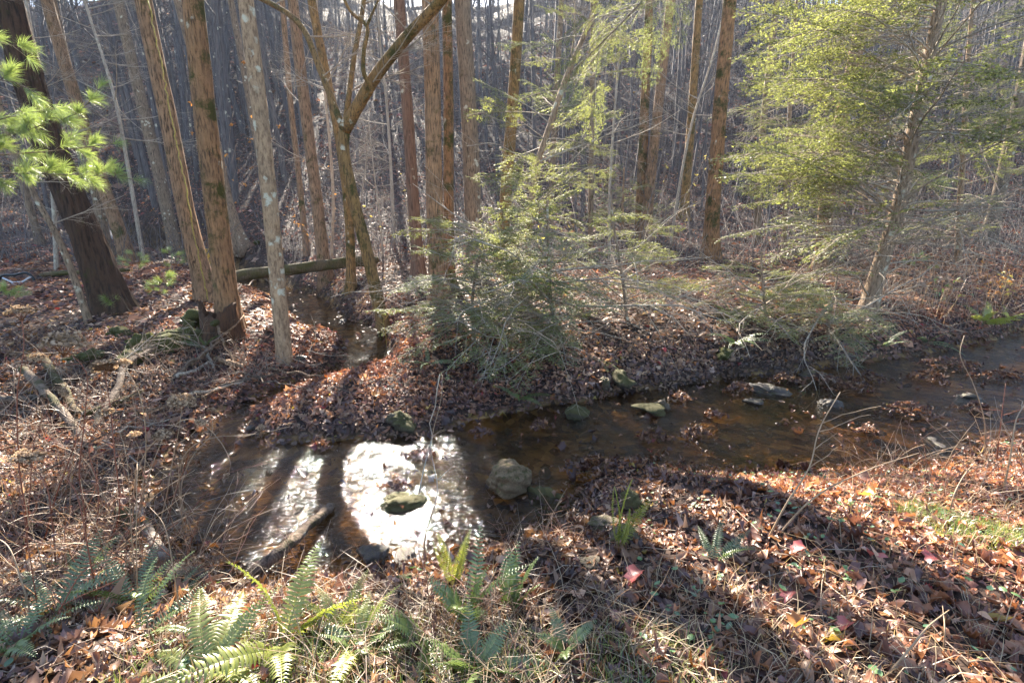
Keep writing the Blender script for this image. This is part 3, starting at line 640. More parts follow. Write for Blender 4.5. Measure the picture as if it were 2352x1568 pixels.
# ------------------------------------------------------------------ white pine with needle tufts at the left
def tuft_mesh(seed, n=60, L=.13):
    g = np.random.default_rng(seed); V = []; 
    for q in range(n):
        s = g.uniform(0, 1); p = np.array([.09 * s, 0, 0]); az = g.uniform(0, 6.28); a = g.uniform(.35, 1.15) * (1.1 - .5 * s); d = np.array([math.cos(a), math.sin(a) * math.cos(az), math.sin(a) * math.sin(az)])
        l = L * g.uniform(.7, 1.1); w_ = perp(g, d, 1.57) * .0013; mid = p + d * l * .55; tip = p + d * l + np.array([0, 0, -.012])
        V += [p - w_, p + w_, mid + w_, mid - w_, tip]
    V = np.array(V); b = (np.arange(n) * 5)[:, None]
    return mk('needle_tuft', V, b + [3, 2, 4], b + [0, 1, 2, 3], None, M_PINE, False)
TUFT = [tuft_mesh(700 + q) for q in range(4)]
def pine_bough(root, W, base, g, ntw, r=.012, sc=1.):
    mb = MB(); P, rr = limb_tube(mb, np.array(W), r, .004, base, 20, 6); limb = obj('bough', mb.mesh('bough', B_GREY), root)
    for q in range(ntw):
        s = .3 + .7 * (q + g.uniform(0, .6)) / ntw; ix = min(int(s * 19), 18); d = P[ix + 1] - P[ix]; d /= np.linalg.norm(d); dr = perp(g, d, g.uniform(.3, 1.1)) + np.array([0, 0, .1]); l = g.uniform(.08, .32) * sc * (1.2 - .7 * s)
        p2 = P[ix] + dr * l; obj('twig', MB().add(*tube(np.array([P[ix], P[ix] + dr * l * .5 + (0, 0, .01), p2]), [.004, .003, .002], 4, False)).mesh('twig', B_GREY), limb)
        for m in range(4):
            d2 = dr / np.linalg.norm(dr) + g.normal(0, .35, 3); obj('needle_tuft', TUFT[g.integers(4)], limb, p2 - dr * l * .22 * m, aim(d2), sc * g.uniform(.7, 1.1))
    obj('needle_tuft', TUFT[0], limb, P[-1], aim(P[-1] - P[-2]), sc)
def pine():
    Yb = 5.4; base = at_y(-330, 900, Yb); base[2] = hz(base[0], base[1])
    root = thing('pine_tree', 'bright green pine reaching in at the left edge in front of the dark trunk', 'tree', base); g = np.random.default_rng(71)
    W = np.array([base - (0, 0, .3), base, base + (.05, .05, 2), base + (.0, .1, 4.2), base + (0, .1, 6.)]); mb = MB(); limb_tube(mb, W, .08, .03, base, 24, 12); obj('trunk', mb.mesh('trunk', B_GREY), root)
    A = lambda x, y, dy=0: at_y(x, y, Yb + dy)
    tp = lambda z: base + np.array([.03, .08, z])
    for pts, n in (([A(-340, 300), A(-120, 210), A(60, 200), A(120, 240, .1)], 11), ([A(-330, 260), A(-100, 150), A(20, 100), A(60, 130)], 9), ([A(-335, 380), A(-80, 330), A(90, 290), A(190, 250), A(225, 205)], 18),
                   ([A(-335, 380), A(-80, 300, .2), A(60, 260, .2), A(130, 250, .3)], 11), ([A(-338, 470), A(-60, 400), A(120, 400), A(240, 405), A(305, 412)], 20), ([A(-338, 440), A(-40, 360), A(140, 345, .1), A(260, 330)], 10), ([A(-338, 480, -.1), A(-100, 400), A(20, 380), A(70, 385)], 8), ([A(-336, 330), A(-60, 270), A(30, 240), A(90, 300)], 10)):
        pts[0] = tp(pts[0][2] - base[2]); pine_bough(root, pts, base, g, n)
pine()
def seedling(label, px, py, h, seed):
    b = ground_px(px, py); root = thing('pine_seedling', label, 'seedling', b); g = np.random.default_rng(seed)
    obj('stem', MB().add(*tube(np.array([(0, 0, -.05), (.01, 0, h * .5), (0, .01, h)]), [.007, .005, .003], 5)).mesh('stem', B_GREY), root)
    for q in range(7):
        z = h * (.35 + .65 * q / 6); az = g.uniform(0, 6.28); d = np.array([math.cos(az), math.sin(az), .3]); l = h * .5 * (1.1 - q / 7)
        tw = obj('twig', MB().add(*tube(np.array([(0, 0, 0), d * l * .5, d * l]), [.004, .003, .002], 4, False)).mesh('twig', B_GREY), root, (0, 0, z))
        obj('needle_tuft', TUFT[g.integers(4)], tw, d * l, aim(d + (0, 0, .2)), g.uniform(.9, 1.3)); obj('needle_tuft', TUFT[g.integers(4)], tw, d * l * .5, aim(d + (0, 0, .5)), g.uniform(.8, 1.1))
seedling('bright pine seedling on the bank left of the mossy trunks', 385, 700, .55, 72)
seedling('tiny pine seedling at the foot of the massive dark trunk', 262, 722, .28, 73)
seedling('pale green pine seedling behind the massive trunk near the terrace', 320, 640, .6, 74)
seedling('soft green pine seedling under the black metal frame', 25, 705, .4, 75)
seedling('dim green seedling between the grey trunk and the tall brown trunk', 400, 640, .7, 76)
seedling('little pale pine on the sunny bank right of the big hemlock', 2110, 640, .6, 77)

# ------------------------------------------------------------------ logs, sticks, stump
def log(label, pts, wpx, m, name='fallen_log', cat='log', seed=0, zoff=None, k=20, rough=.16, taper=.2, group=None, straight=False):
    """pts: (px,py,z over the ground) or (px,py,z,'z') for an absolute height"""
    W = []
    for p in pts:
        if len(p) == 4 and p[3] == 'y': W.append(at_y(p[0], p[1], p[2]))
        elif len(p) == 4: W.append(at_z(p[0], p[1], p[2]))
        else: q = ground_px(p[0], p[1]); q[2] = hz(q[0], q[1]) + p[2]; W.append(q)
    W = np.array(W); d = np.mean(W[:, 1]); r = (.85 if straight else .72) * wpx * d / FPX / 2; base = W[0].copy()
    n = 26; P = spline(W, n) - base; g = np.random.default_rng(seed); rr = r * (1 - taper * np.linspace(0, 1, n)); rr[[0, -1]] *= .55; rr *= 1 + (.02 if straight else .08) * g.normal(0, 1, n); P[1:-1] += g.normal(0, r * (.02 if straight else .12), (n - 2, 3)); mb = MB().add(*tube(P, rr, k, True, rough, seed))
    o = obj(name, mb.mesh(name, m), None, base); return tag(o, label, cat, group)
log('mossy green log lying across the creek as a bridge', straight=True, pts=[(430, 655, 13.2, 'y'), (560, 633, 13.6, 'y'), (720, 612, 14.1, 'y'), (870, 596, 14.6, 'y')], wpx=33, m=B_LOG, seed=1, taper=.15)
log('mossy yellow log on the terrace behind the massive trunk', [(95, 640, .1), (190, 636, .12), (300, 628, .1)], 15, B_LOG, seed=2)
log('half-sunken brown log slanting up out of the creek', [(572, 1335, .06), (640, 1270, .14, 'z'), (700, 1215, .10, 'z'), (765, 1160, .02, 'z')], 40, B_DEAD, seed=3, taper=.15)
log('pale log with yellow moss at the creek edge among dry stalks', [(385, 1300, .05), (345, 1245, .09), (318, 1185, .08)], 42, bark('birch_moss', (.36, .30, .24), (.14, .10, .08), .5, .2, .7, .3, .5, (.22, .18, .03)), seed=4)
log('thick grey-green log curving down the left bank', [(105, 840, .12), (150, 905, .08), (205, 960, .06), (270, 935, .06), (330, 905, .05)], 27, B_LOG, seed=5, taper=.3)
log('broken pale log pointing at the camera in the left log pile', [(55, 870, .14), (110, 925, .12), (165, 985, .08), (200, 1030, .03)], 27, bark('log_pale_moss', (.20, .15, .11), (.06, .042, .03), .7, .4, .8, .1), seed=6)
log('round grey log lying flat at the left edge of the log pile', [(-60, 925, .06), (40, 930, .06), (110, 920, .05)], 30, B_DEAD, seed=7)
log('mossy log crossing under the left log pile', [(215, 990, .03), (270, 915, .1), (300, 850, .12), (360, 812, .1)], 22, B_DEAD, seed=8)
log('short snapped log end among sticks below the hollow stump', [(495, 840, .12), (530, 850, .12), (560, 855, .08)], 18, B_BROWN, seed=9)
stk = [((400, 870), (520, 815), 9, 'bark-covered stick leaning toward the hollow stump'), ((405, 872), (490, 835), 11, 'yellow-grey branch lying below the hollow stump'), ((440, 845), (566, 770), 7, 'pale lichen stick leaning up beside the hollow stump'),
       ((505, 895), (660, 855), 10, 'long driftwood stick wedged against the lichen trunk'), ((430, 915), (600, 870), 8, 'dark branch washed against the debris pile'), ((330, 955), (560, 880), 7, 'long stick in the debris left of the small creek'),
       ((210, 965), (500, 935), 6, 'straight pale stick on the bank below the log pile'), ((260, 1000), (420, 962), 6, 'thin grey stick below the dried flower heads'), ((285, 820), (400, 985), 4, 'thin bleached twig drooping over the log pile'),
       ((500, 790), (545, 850), 7, 'short broken stick standing in the debris'), ((470, 800), (490, 850), 9, 'upright bark slab under the moss ledge'), ((620, 850), (760, 870), 6, 'flood-washed twig pile stick right of the lichen trunk'),
       ((560, 862), (720, 905), 5, 'thin red-brown stick on the leafy spit'), ((1010, 860), (960, 1180), 3, 'tall thin bare stem standing in the creek'), ((1390, 945), (1330, 1010), 4, 'short twig caught on the rock in the creek'),
       ((530, 690), (590, 640), 5, 'thin pale branch under the log bridge'), ((180, 1000), (330, 1090), 5, 'weathered stick among dry stalks by the pool'), ((600, 640), (700, 680), 4, 'bleached branch near the log bridge')]
for q, (a, b, w_, lb) in enumerate(stk):
    A_ = ground_px(*a); B_ = ground_px(*b)
    if lb.startswith('tall'): A_ = at_y(*a, B_[1])
    g = np.random.default_rng(800 + q); n = 10; P = A_ + (B_ - A_) * np.linspace(0, 1, n)[:, None]; P[1:-1] += g.normal(0, .018, (n - 2, 3)); L = np.linalg.norm(B_ - A_)
    if not lb.startswith('tall'):
        P[:, 2] = np.maximum(P[:, 2], H(P[:, 0], P[:, 1]) + .02) + .02
        if 'lean' in lb or 'standing' in lb: P[:, 2] += np.linspace(.3, .0, n) if a[1] < b[1] else np.linspace(0, .3, n)
    r = w_ * np.mean(P[:, 1]) / FPX / 2; o = obj('stick', MB().add(*tube(P - P[0], np.linspace(r, r * .55, n), 7, True, .12, q)).mesh('stick', [B_DEAD, B_TWIG, B_BROWN][q % 3]), None, P[0]); tag(o, lb, 'stick')
FB = [bare_branch(np.random.default_rng(160 + q), 1.5, .016, twigs=6, levels=2, wig=.12, grav=0, flat=.35).mesh('fallen_branch', B_DEAD if q % 2 else B_TWIG) for q in range(6)]
g = np.random.default_rng(163)
for q in range(46):
    px, py = (g.uniform(0, 480), g.uniform(800, 1010)) if q < 26 else (g.uniform(420, 760), g.uniform(800, 900)) if q < 36 else (g.uniform(0, 330), g.uniform(1020, 1200))
    b = ground_px(px, py)
    if creek(np.array(b[0]), np.array(b[1]))[0] < .05: continue
    lb = ('bare fallen branch in the left log pile', 'left log pile') if q < 26 else ('bare fallen branch in the flood debris by the lichen trunk', 'flood debris by the lichen trunk') if q < 36 else ('bare fallen branch among dry stalks left of the pool', 'dry stalks left of the pool')
    tag(obj('fallen_branch', FB[q % 6], None, b + (0, 0, .04), (g.normal(0, .25), g.normal(-.05, .12), g.uniform(0, 6.28)), g.uniform(.35, .9)), lb[0], 'branch', 'fallen branches in the ' + lb[1])
def stump():
    b = ground_px(505, 775); b[2] = hz(b[0], b[1]); root = thing('hollow_stump', 'rotten hollow stump with a dark opening and mossy rim', 'stump', b)
    k = 22; ph = np.arange(k) * 2 * math.pi / k; g = np.random.default_rng(9); top = .46 + .10 * np.sin(ph * 2 + 1) + g.normal(0, .04, k)
    rr = .26 + .03 * np.sin(3 * ph) + g.normal(0, .012, k); V = []
    for z, f, inn in ((-.3, 1.35, 0), (0, 1.25, 0), (.15, 1.08, 0), (1, 1., 0), (1, .78, 1), (.1, .7, 1), (.1, .0, 1)):
        zz = top * z if z in (1,) else np.full(k, z); V.append(np.stack([np.cos(ph) * rr * f, np.sin(ph) * rr * f, zz], 1))
    V = np.concatenate(V); Q = np.array([[r * k + i, r * k + (i + 1) % k, (r + 1) * k + (i + 1) % k, (r + 1) * k + i] for r in range(6) for i in range(k) if not (r in (2, 3, 4) and False)])
    obj('shell', mk('shell', V, np.zeros((0, 3), int), Q, None, bark('rotten_wood', (.10, .05, .025), (.025, .014, .01), .5, 0, .7)), root)
    for q, (dx, dy, dz, s) in enumerate([(-.42, -.05, .25, .16), (-.2, -.28, .12, .15), (.1, -.25, .3, .1), (-.6, .02, .12, .14)]):
        V, T = rock_arr(30 + q); obj('moss_cushion', mk('moss_cushion', V * (1, .9, .7), T, np.zeros((0, 4), int), None, M_MOSS), root, (dx, dy, dz), (0, 0, q), s)
_ico = {}
def rock_arr(seed, sub=3, amp=.28, flat=.8):
    import bmesh
    if sub not in _ico:
        bm = bmesh.new(); bmesh.ops.create_icosphere(bm, subdivisions=sub, radius=1); bm.verts.ensure_lookup_table()
        _ico[sub] = (np.array([v.co[:] for v in bm.verts]), np.array([[v.index for v in f.verts] for f in bm.faces])); bm.free()
    V, T = _ico[sub]; g = np.random.default_rng(seed); f = np.zeros(len(V))
    for q in range(7):
        d = g.normal(0, 1, 3); d /= np.linalg.norm(d); f -= np.maximum(0, V @ d - g.uniform(.35, .7)) * g.uniform(.5, 1.1)
    for q in range(16):
        d = g.normal(0, 1, 3) * g.uniform(1.5, 11); f += amp * .11 * np.sin(V @ d + g.uniform(0, 6.28))
    return V * (1 + f)[:, None] * np.array([1, g.uniform(.7, 1), flat * g.uniform(.75, 1.1)]), T
def m_moss():
    m, t = mat('moss'); v = coords(t); n = noise(t, v, 30, 6, .7); c = ramp(t, n, [(.3, (.012, .014, .004)), (.5, (.07, .072, .012)), (.75, (.2, .19, .03))])
    bs = nd(t, 'ShaderNodeBsdfPrincipled', i_Base_Color=c, i_Roughness=1.); bm = nd(t, 'ShaderNodeBump', i_Height=n, i_Strength=1., i_Distance=.05); t.links.new(bm.outputs[0], bs.inputs['Normal'])
    t.links.new(bs.outputs[0], nd(t, 'ShaderNodeOutputMaterial').inputs[0]); return m
M_MOSS = m_moss()
stump()
for q, (px, py, s, lb) in enumerate([(345, 800, .38, 'mossy green hummock on the bank left of the hollow stump'), (265, 770, .22, 'flat moss cushion on the leafy bank under the massive trunk'), (190, 830, .36, 'dark mossy mound above the log pile'), (410, 795, .28, 'bright moss cushion on a rock ledge below the stump'), (1655, 812, .26, 'moss cushion capping the far bank edge'), (590, 560, .2, 'moss hummock at the toe of the slope'), (470, 745, .42, 'big mossy root mound at the foot of the two brown trunks'), (420, 775, .36, 'mossy earth mound sloping left below the brown trunks'), (300, 830, .30, 'low mossy ledge above the log pile')]):
    b = ground_px(px, py); V, T = rock_arr(50 + q, 4, .5, .55); o = obj('moss_hummock', mk('moss_hummock', V, T, np.zeros((0, 4), int), None, M_MOSS), None, b + (0, 0, s * .1), (0, 0, q), s); tag(o, lb, 'moss')
# ------------------------------------------------------------------ rocks
RM = {}
def rock(label, px, py, wpx, hfrac, m, seed, z=None, group=None, name='rock', sub=4, sink=.3):
    b = ground_px(px, py) if z is None else at_z(px, py, z); r = 1.3 * wpx * np.linalg.norm(b - (0, 0, CAMZ)) / FPX / 2
    key = (seed % 9, m.name, sub)
    if key not in RM: V, T = rock_arr(60 + seed % 9, sub); RM[key] = mk('rock', V, T, np.zeros((0, 4), int), None, m)
    b[2] = max(hz(b[0], b[1]), -.25 if z is None else z - .04) ; h = r * hfrac
    o = obj(name, RM[key], None, b + (0, 0, h * (1 - 2 * sink) + .0), (0, 0, seed * 1.7), (r, r * .85, h)); return tag(o, label, 'rock', group)
def boulder():
    V, T = rock_arr(1003, 5, .5, 1.); n = V / np.linalg.norm(V, axis=1)[:, None]; V = n * (.5 + .55 * np.linalg.norm(V, axis=1))[:, None] * np.array([1, .9, 1.0]); p = at_z(1168, 1138, 0.)
    tag(obj('boulder', mk('boulder', V, T, np.zeros((0, 4), int), None, m_rock('boulder_tan', (.22, .15, .08), .45, .1)), None, p + (0, .12, .08), (0, 0, .6), (.215, .19, .205)), 'big rounded tan boulder standing in the creek riffle', 'boulder')
boulder()
rock('low mossy rock poking out of the glittering water', 922, 1150, 86, .42, M_ROCKM, 2, 0, sub=4, sink=.25)
rock('mossy dark rock tucked beneath ferns beside the boulder', 1255, 1175, 105, .6, M_ROCKM, 5, sub=4)
rock('green mossy slab rock in the shaded creek under the hemlock', 1490, 945, 70, .4, M_ROCKM, 6, 0, sub=4, sink=.2)
rock('pointed grey rock leaning on the green mossy slab', 1518, 938, 38, 1., M_ROCKP, 7, 0, sink=.15)
rock('mossy squarish rock set into the far bank', 1428, 885, 55, .95, M_ROCKM, 1)
rock('upright slab rock left of the squarish bank rock', 1392, 890, 26, 1.4, M_ROCK, 3)
rock('mossy stone topped with leaves at the shaded water edge', 1325, 950, 62, .8, M_ROCKM, 8, 0)
rock('mossy rock at the tip of the leafy point', 930, 980, 56, .95, M_ROCKM, 0)
rock('brown rock beside the mossy rock at the point', 905, 965, 38, .8, M_ROCK, 2)
rock('flat pale stone at the glitter edge below the point', 965, 1018, 42, .3, M_ROCKP, 5, 0)
rock('dark wet rock at the bottom of the glitter', 855, 1280, 66, .75, M_ROCKW, 6, 0, sub=4)
rock('low brown rock by the near bank under the glitter', 935, 1285, 70, .5, M_ROCKW, 1, 0)
rock('mossy rock half buried in leaves on the near bank', 935, 1335, 62, .6, M_ROCKM, 7)
rock('tan rock at the near water edge left of the half buried rock', 830, 1345, 70, .45, M_ROCK, 8)
rock('smooth tan stone below the thin ferns', 1440, 1245, 60, .8, M_ROCK, 4, sub=4)
rock('small mossy rock behind the thin ferns', 1455, 1160, 46, .9, M_ROCKM, 3)
rock('long mossy rock at the foot of the thin ferns', 1400, 1215, 66, .5, M_ROCK, 0)
rock('flat dark shelf rock in the creek bend on the right', 1765, 905, 80, .4, M_ROCKW, 5, 0)
rock('dark rock splitting the riffle below the big hemlock', 1905, 930, 44, .7, M_ROCKW, 2, 0)
rock('black wet rock in midstream left of the riffle', 1730, 925, 40, .5, M_ROCKW, 6, 0)
rock('round dark rock near the right edge of the creek', 2215, 915, 46, .6, M_ROCKW, 7, 0)
rock('dark mossy rock against the near right bank', 2150, 1012, 60, .3, M_ROCKW, 8, 0)
rock('grey stone lying in the water near the right bank', 2010, 985, 32, .4, M_ROCKW, 3, 0)
rock('long wet rock at the foot of the far right bank', 1880, 870, 60, .5, M_ROCKW, 4, 0)
rock('pale grey rock in the near bank leaves under the ferns', 1350, 1390 - 90, 50, .5, M_ROCKP, 6)
rock('tan stone beneath the left ferns by the pale log', 400, 1330, 80, .5, M_ROCKP, 2)
rock('mossy stone behind the pale log with yellow moss', 285, 1215, 60, .8, M_ROCKM, 5)
rock('dark stone on the small creek bank right of the lichen trunk', 790, 790 - 45, 22, .8, M_ROCKW, 1)
rock('black stone in the small creek near the lichen trunk', 690, 825, 22, .7, M_ROCKW, 2)
g = np.random.default_rng(91); cnt = 0
while cnt < 56:
    if cnt < 38: x = g.uniform(-3.6, 9); y = np.interp(x, mx, my) + g.normal(0, 1.0)
    else: y = g.uniform(5, 17); x = np.interp(y, [p[1] for p in TRIB], [p[0] for p in TRIB]) + g.normal(0, .5)
    s, wl = creek(np.array(x), np.array(y))
    if not (-1.2 < s < .12): continue
    if -1.6 < x < .2 and 3.2 < y < 4.9 and g.uniform() < .7: continue
    r = g.uniform(.035, .11); m = [M_ROCKW, M_ROCKW, M_ROCK, M_ROCKW][g.integers(4)]; sd_ = int(g.integers(9)); key = (sd_, m.name, 2)
    if key not in RM: V, T = rock_arr(60 + sd_, 2); RM[key] = mk('rock', V, T, np.zeros((0, 4), int), None, m)
    o = obj('creek_stone', RM[key], None, (x, y, max(hz(x, y), wl - .09) + r * .25), (g.normal(0, .3), g.normal(0, .3), g.uniform(0, 6.28)), (r, r * .8, r * g.uniform(.4, .7))); tag(o, 'small wet brown stone lying in the creek', 'stone', 'small stones in the creek'); cnt += 1
# flat submerged flagstones at the left pool edge
for q in range(12):
    p = at_z(330 + 17 * q + (q % 3) * 12, 1058 + (q * 37 % 5) * 14, .0); sd_ = q % 9; key = (sd_, M_ROCKP.name, 2)
    if key not in RM: V, T = rock_arr(60 + sd_, 2); RM[key] = mk('rock', V, T, np.zeros((0, 4), int), None, M_ROCKP)
    o = obj('flat_stone', RM[key], None, (p[0], p[1], -.075 + .012 * (q % 4)), (.1, .05, q * 1.3), (.13, .085, .025)); tag(o, 'flat golden stone in the stack at the left pool edge', 'stone', 'flat golden stones at the pool edge')

# ------------------------------------------------------------------ things left on the terrace at the far left
def junk():
    Yb = 12.0
    M_BLK = plain('black_metal', (.02, .025, .028), .35, .6); M_WHT = plain('white_paint', (.62, .62, .66), .6, 0, 0, 12, (.4, .4, .43)); M_YEL = plain('yellow_plastic', (.62, .36, .02), .5); M_OLD = plain('old_boards', (.17, .10, .07), .8, 0, 0, 14, (.06, .035, .025)); M_TARP = plain('teal_cloth', (.05, .10, .10), .7)
    A = lambda x, y, dy=0: at_y(x, y, Yb + dy)
    b = A(40, 690); b[2] = hz(b[0], b[1]); root = thing('metal_frame', 'black tubular metal frame with white struts and a round disc', 'frame', b)
    W = np.array([A(-6, 700), A(-4, 645), A(4, 634), A(30, 632), A(68, 630), A(77, 640), A(81, 660), A(83, 700)]); mb = MB(); limb_tube(mb, W, .03, .03, b, 40, 8, 0); obj('tube_frame', mb.mesh('tube_frame', M_BLK), root)
    for x0, y0, x1, y1 in ((6, 638, 36, 652), (70, 636, 44, 652), (-2, 661, 66, 656), (54, 664, 66, 677)):
        mb = MB(); limb_tube(mb, np.array([A(x0, y0, -.05), A((x0 + x1) / 2, (y0 + y1) / 2, -.05), A(x1, y1, -.05)]), .022, .022, b, 6, 6, 0); obj('strut', mb.mesh('strut', M_WHT), root)
    c = A(41, 657, -.1) - b; ph = np.arange(28) * 2 * math.pi / 28; V = np.concatenate([np.stack([c[0] + .135 * np.cos(ph), np.full(28, c[1] + d), c[2] + .115 * np.sin(ph)], 1) for d in (-.03, .03)] + [[c + (0, -.04, 0)], [c + (0, .04, 0)]])
    i = np.arange(28); i2 = (i + 1) % 28; obj('disc', mk('disc', V, np.concatenate([np.stack([np.full(28, 56), i, i2], 1), np.stack([np.full(28, 57), 28 + i2, 28 + i], 1)]), np.stack([i, 28 + i, 28 + i2, i2], 1), None, M_WHT, False), root)
    def box(name, lb, cat, px0, py0, px1, py1, Y_, dep, m, extra=None):
        p, q_ = at_y(px0, py1, Y_), at_y(px1, py0, Y_); z0 = hz((p[0] + q_[0]) / 2, Y_); o = thing(name, lb, cat, ((p[0] + q_[0]) / 2, Y_, z0)); hw, hh = (q_[0] - p[0]) / 2, q_[2] - p[2]
        zb = p[2] - z0
        return o, hw, hh, zb
    def cuboid(x0, x1, y0, y1, z0, z1):
        V = np.array([(x, y, z) for z in (z0, z1) for y in (y0, y1) for x in (x0, x1)]); Q = np.array([(0, 2, 3, 1), (4, 5, 7, 6), (0, 1, 5, 4), (2, 6, 7, 3), (0, 4, 6, 2), (1, 3, 7, 5)]); return V, None, Q
    o, hw, hh, zb = box('storage_tub', 'white plastic tub behind the massive dark trunk', 'tub', 210, 514, 246, 534, 20., .5, M_WHT)
    zb = 0 if zb < .9 else zb
    obj('tub_body', MB().add(*cuboid(-hw, hw, -.25, .25, 0, zb + hh)).mesh('tub_body', M_WHT, False), o); obj('lid', MB().add(*cuboid(-hw - .03, hw + .03, -.28, .28, zb + hh, zb + hh + .05)).mesh('lid', M_WHT, False), o)
    Yc = 17.; p0 = at_y(452, 585, Yc); x0 = p0[0]; x1 = at_y(480, 585, Yc)[0]; zt = at_y(465, 540, Yc)[2]; z0 = hz((x0 + x1) / 2, Yc)
    o = thing('pallet_stack', 'stack of old brown boards glimpsed between the two big trunks', 'boards', ((x0 + x1) / 2, Yc, z0)); hw = (x1 - x0) / 2 * 1.5; top = max(.4, zt - z0)
    for q in range(9):
        z = top * q / 9; obj('board', MB().add(*cuboid(-hw, hw, -.35 + .02 * (q % 3), .3, z, z + top / 11)).mesh('board', M_OLD, False), o, None, (0, .05 * math.sin(q * 2.1), .05 * math.sin(q * 3)))
    p1 = at_y(470, 582, Yc - .6); z1 = hz(p1[0], Yc - .6)
    o = thing('yellow_crate', 'small yellow plastic crate in front of the board stack', 'crate', (p1[0], Yc - .6, z1)); t1 = max(.25, p1[2] + .12 - z1)
    obj('crate_body', MB().add(*cuboid(-.16, .16, -.12, .12, 0, t1)).mesh('crate_body', M_YEL, False), o); obj('rim', MB().add(*cuboid(-.18, .18, -.14, .14, t1, t1 + .03)).mesh('rim', M_YEL, False), o)
junk()

# ------------------------------------------------------------------ fallen leaves
def leaf_outline(kind):
    if kind == 'oval': y = [(0, 0), (.22, .15), (.5, .21), (.78, .13), (1, 0)]
    elif kind == 'long': y = [(0, 0), (.25, .11), (.55, .15), (.8, .09), (1, 0)]
    elif kind == 'oak': y = [(0, 0), (.15, .05), (.25, .16), (.34, .08), (.48, .24), (.56, .12), (.72, .26), (.8, .12), (1, 0)]
    else: y = [(0, 0), (.06, .17), (.06, .36), (.24, .28), (.36, .44), (.48, .26), (.64, .30), (.76, .15), (1, 0)]        # maple
    return np.array(y)
def leaf_proto(kind, seed, curl=1.):
    """leaf in the XY plane (stem end at the origin side), folded along the midrib and curled"""
    g = np.random.default_rng(seed); o = leaf_outline(kind); n = len(o)
    mid = np.stack([o[:, 0], np.zeros(n)], 1); mid[:, 0] = np.maximum.accumulate(mid[:, 0])
    V = [(m[0], 0) for m in mid] + [(x, y) for x, y in o[1:-1]] + [(x, -y * g.uniform(.8, 1.1)) for x, y in o[1:-1]]
    V = np.array(V); T = []
    for s in (0, 1):
        off = n + s * (n - 2)
        idx = lambda q: 0 if q == 0 else (n - 1 if q == n - 1 else off + q - 1)
        for q in range(n - 1):
            a, b, c, d = q, q + 1, idx(q + 1), idx(q)
            for t in ((a, b, c), (a, c, d)):
                if len(set(t)) == 3: T.append(t if s == 0 else t[::-1])
    x = V[:, 0] - .5; y = V[:, 1]
    c1, c2, c3 = g.normal(0, 1.1) * curl, g.normal(.7, .9) * curl, g.normal(0, 1.3) * curl
    z = c1 * x * x + c2 * np.abs(y) * .8 + c3 * x * y + .07 * curl * np.sin(x * 9 + g.uniform(0, 6)) * np.abs(y) * 3 + g.normal(0, .025 * curl, len(V))
    return np.stack([x, y, z], 1), np.array(T)
KINDS = ['maple', 'oak', 'oval', 'oval', 'long', 'oval', 'oak', 'maple', 'long', 'oval', 'oak', 'oval']
LP = [leaf_proto(k, 900 + q, 1.5) for q, k in enumerate(KINDS)]
d4 = np.array([(-.5, 0, 0), (0, .28, .12), (.5, 0, .04), (0, -.28, .1)]); DIA = [(d4, np.array([(0, 2, 1), (0, 3, 2)])), (d4 * (1, 1.3, -1), np.array([(0, 1, 2), (0, 2, 3)])), (d4 * (1, .7, 1.6), np.array([(0, 2, 1), (0, 3, 2)]))]
PAL = np.array([(.14, .07, .040), (.10, .048, .032), (.19, .105, .060), (.24, .145, .085), (.30, .20, .13), (.075, .036, .027), (.055, .030, .026), (.16, .075, .034), (.21, .095, .045), (.12, .065, .055), (.27, .19, .15), (.09, .055, .05)])
PW = np.array([4, 4, 4, 3, 1.6, 3.5, 2.5, 2.5, 1.3, 2.5, .9, 2.]); PW /= PW.sum(); PAL = PAL * (1.6, 1.45, 1.42)
def scatter(protos, x, y, z, size, tilt, g, cols):
    n = len(x); id_ = g.integers(0, len(protos), n); yaw = g.uniform(0, 6.283, n); ax = g.uniform(0, 6.283, n); tl = np.abs(g.normal(0, tilt, n)); 
    e = .05; nxv = -(H(x + e, y) - H(x - e, y)) / (2 * e); nyv = -(H(x, y + e) - H(x, y - e)) / (2 * e)
    nv = np.stack([nxv + np.cos(ax) * tl, nyv + np.sin(ax) * tl, np.ones(n)], 1); nv /= np.linalg.norm(nv, axis=1)[:, None]
    u = np.stack([np.cos(yaw), np.sin(yaw), np.zeros(n)], 1); u -= nv * (u * nv).sum(1)[:, None]; u /= np.linalg.norm(u, axis=1)[:, None]; v = np.cross(nv, u)
    Vs, Ts, Cs = [], [], []; off = 0
    for k, (V, T) in enumerate(protos):
        m = id_ == k; c = m.sum()
        if not c: continue
        sg = np.where(g.uniform(0, 1, c) < .4, -1., 1.)[:, None, None]; sz = size[m][:, None, None]
        Wd = (V[None, :, 0:1] * u[m][:, None] + V[None, :, 1:2] * v[m][:, None] + V[None, :, 2:3] * sg * nv[m][:, None]) * sz + np.stack([x[m], y[m], z[m]], 1)[:, None]
        Vs.append(Wd.reshape(-1, 3)); Ts.append((T[None] + (np.arange(c) * len(V))[:, None, None] + off).reshape(-1, 3)); Cs.append(np.repeat(cols[m], len(V), 0)); off += c * len(V)
    return np.concatenate(Vs), np.concatenate(Ts), np.concatenate(Cs)
def pal(g, n, dark=1.):
    c = PAL[g.choice(len(PAL), n, p=PW)] * g.uniform(.7, 1.3, (n, 1)) * dark; r = g.uniform(0, 1, n)
    c[r < .010] = (.36, .12, .03); c[(r > .010) & (r < .016)] = (.38, .26, .05); c[(r > .016) & (r < .021)] = (.33, .05, .045); return c
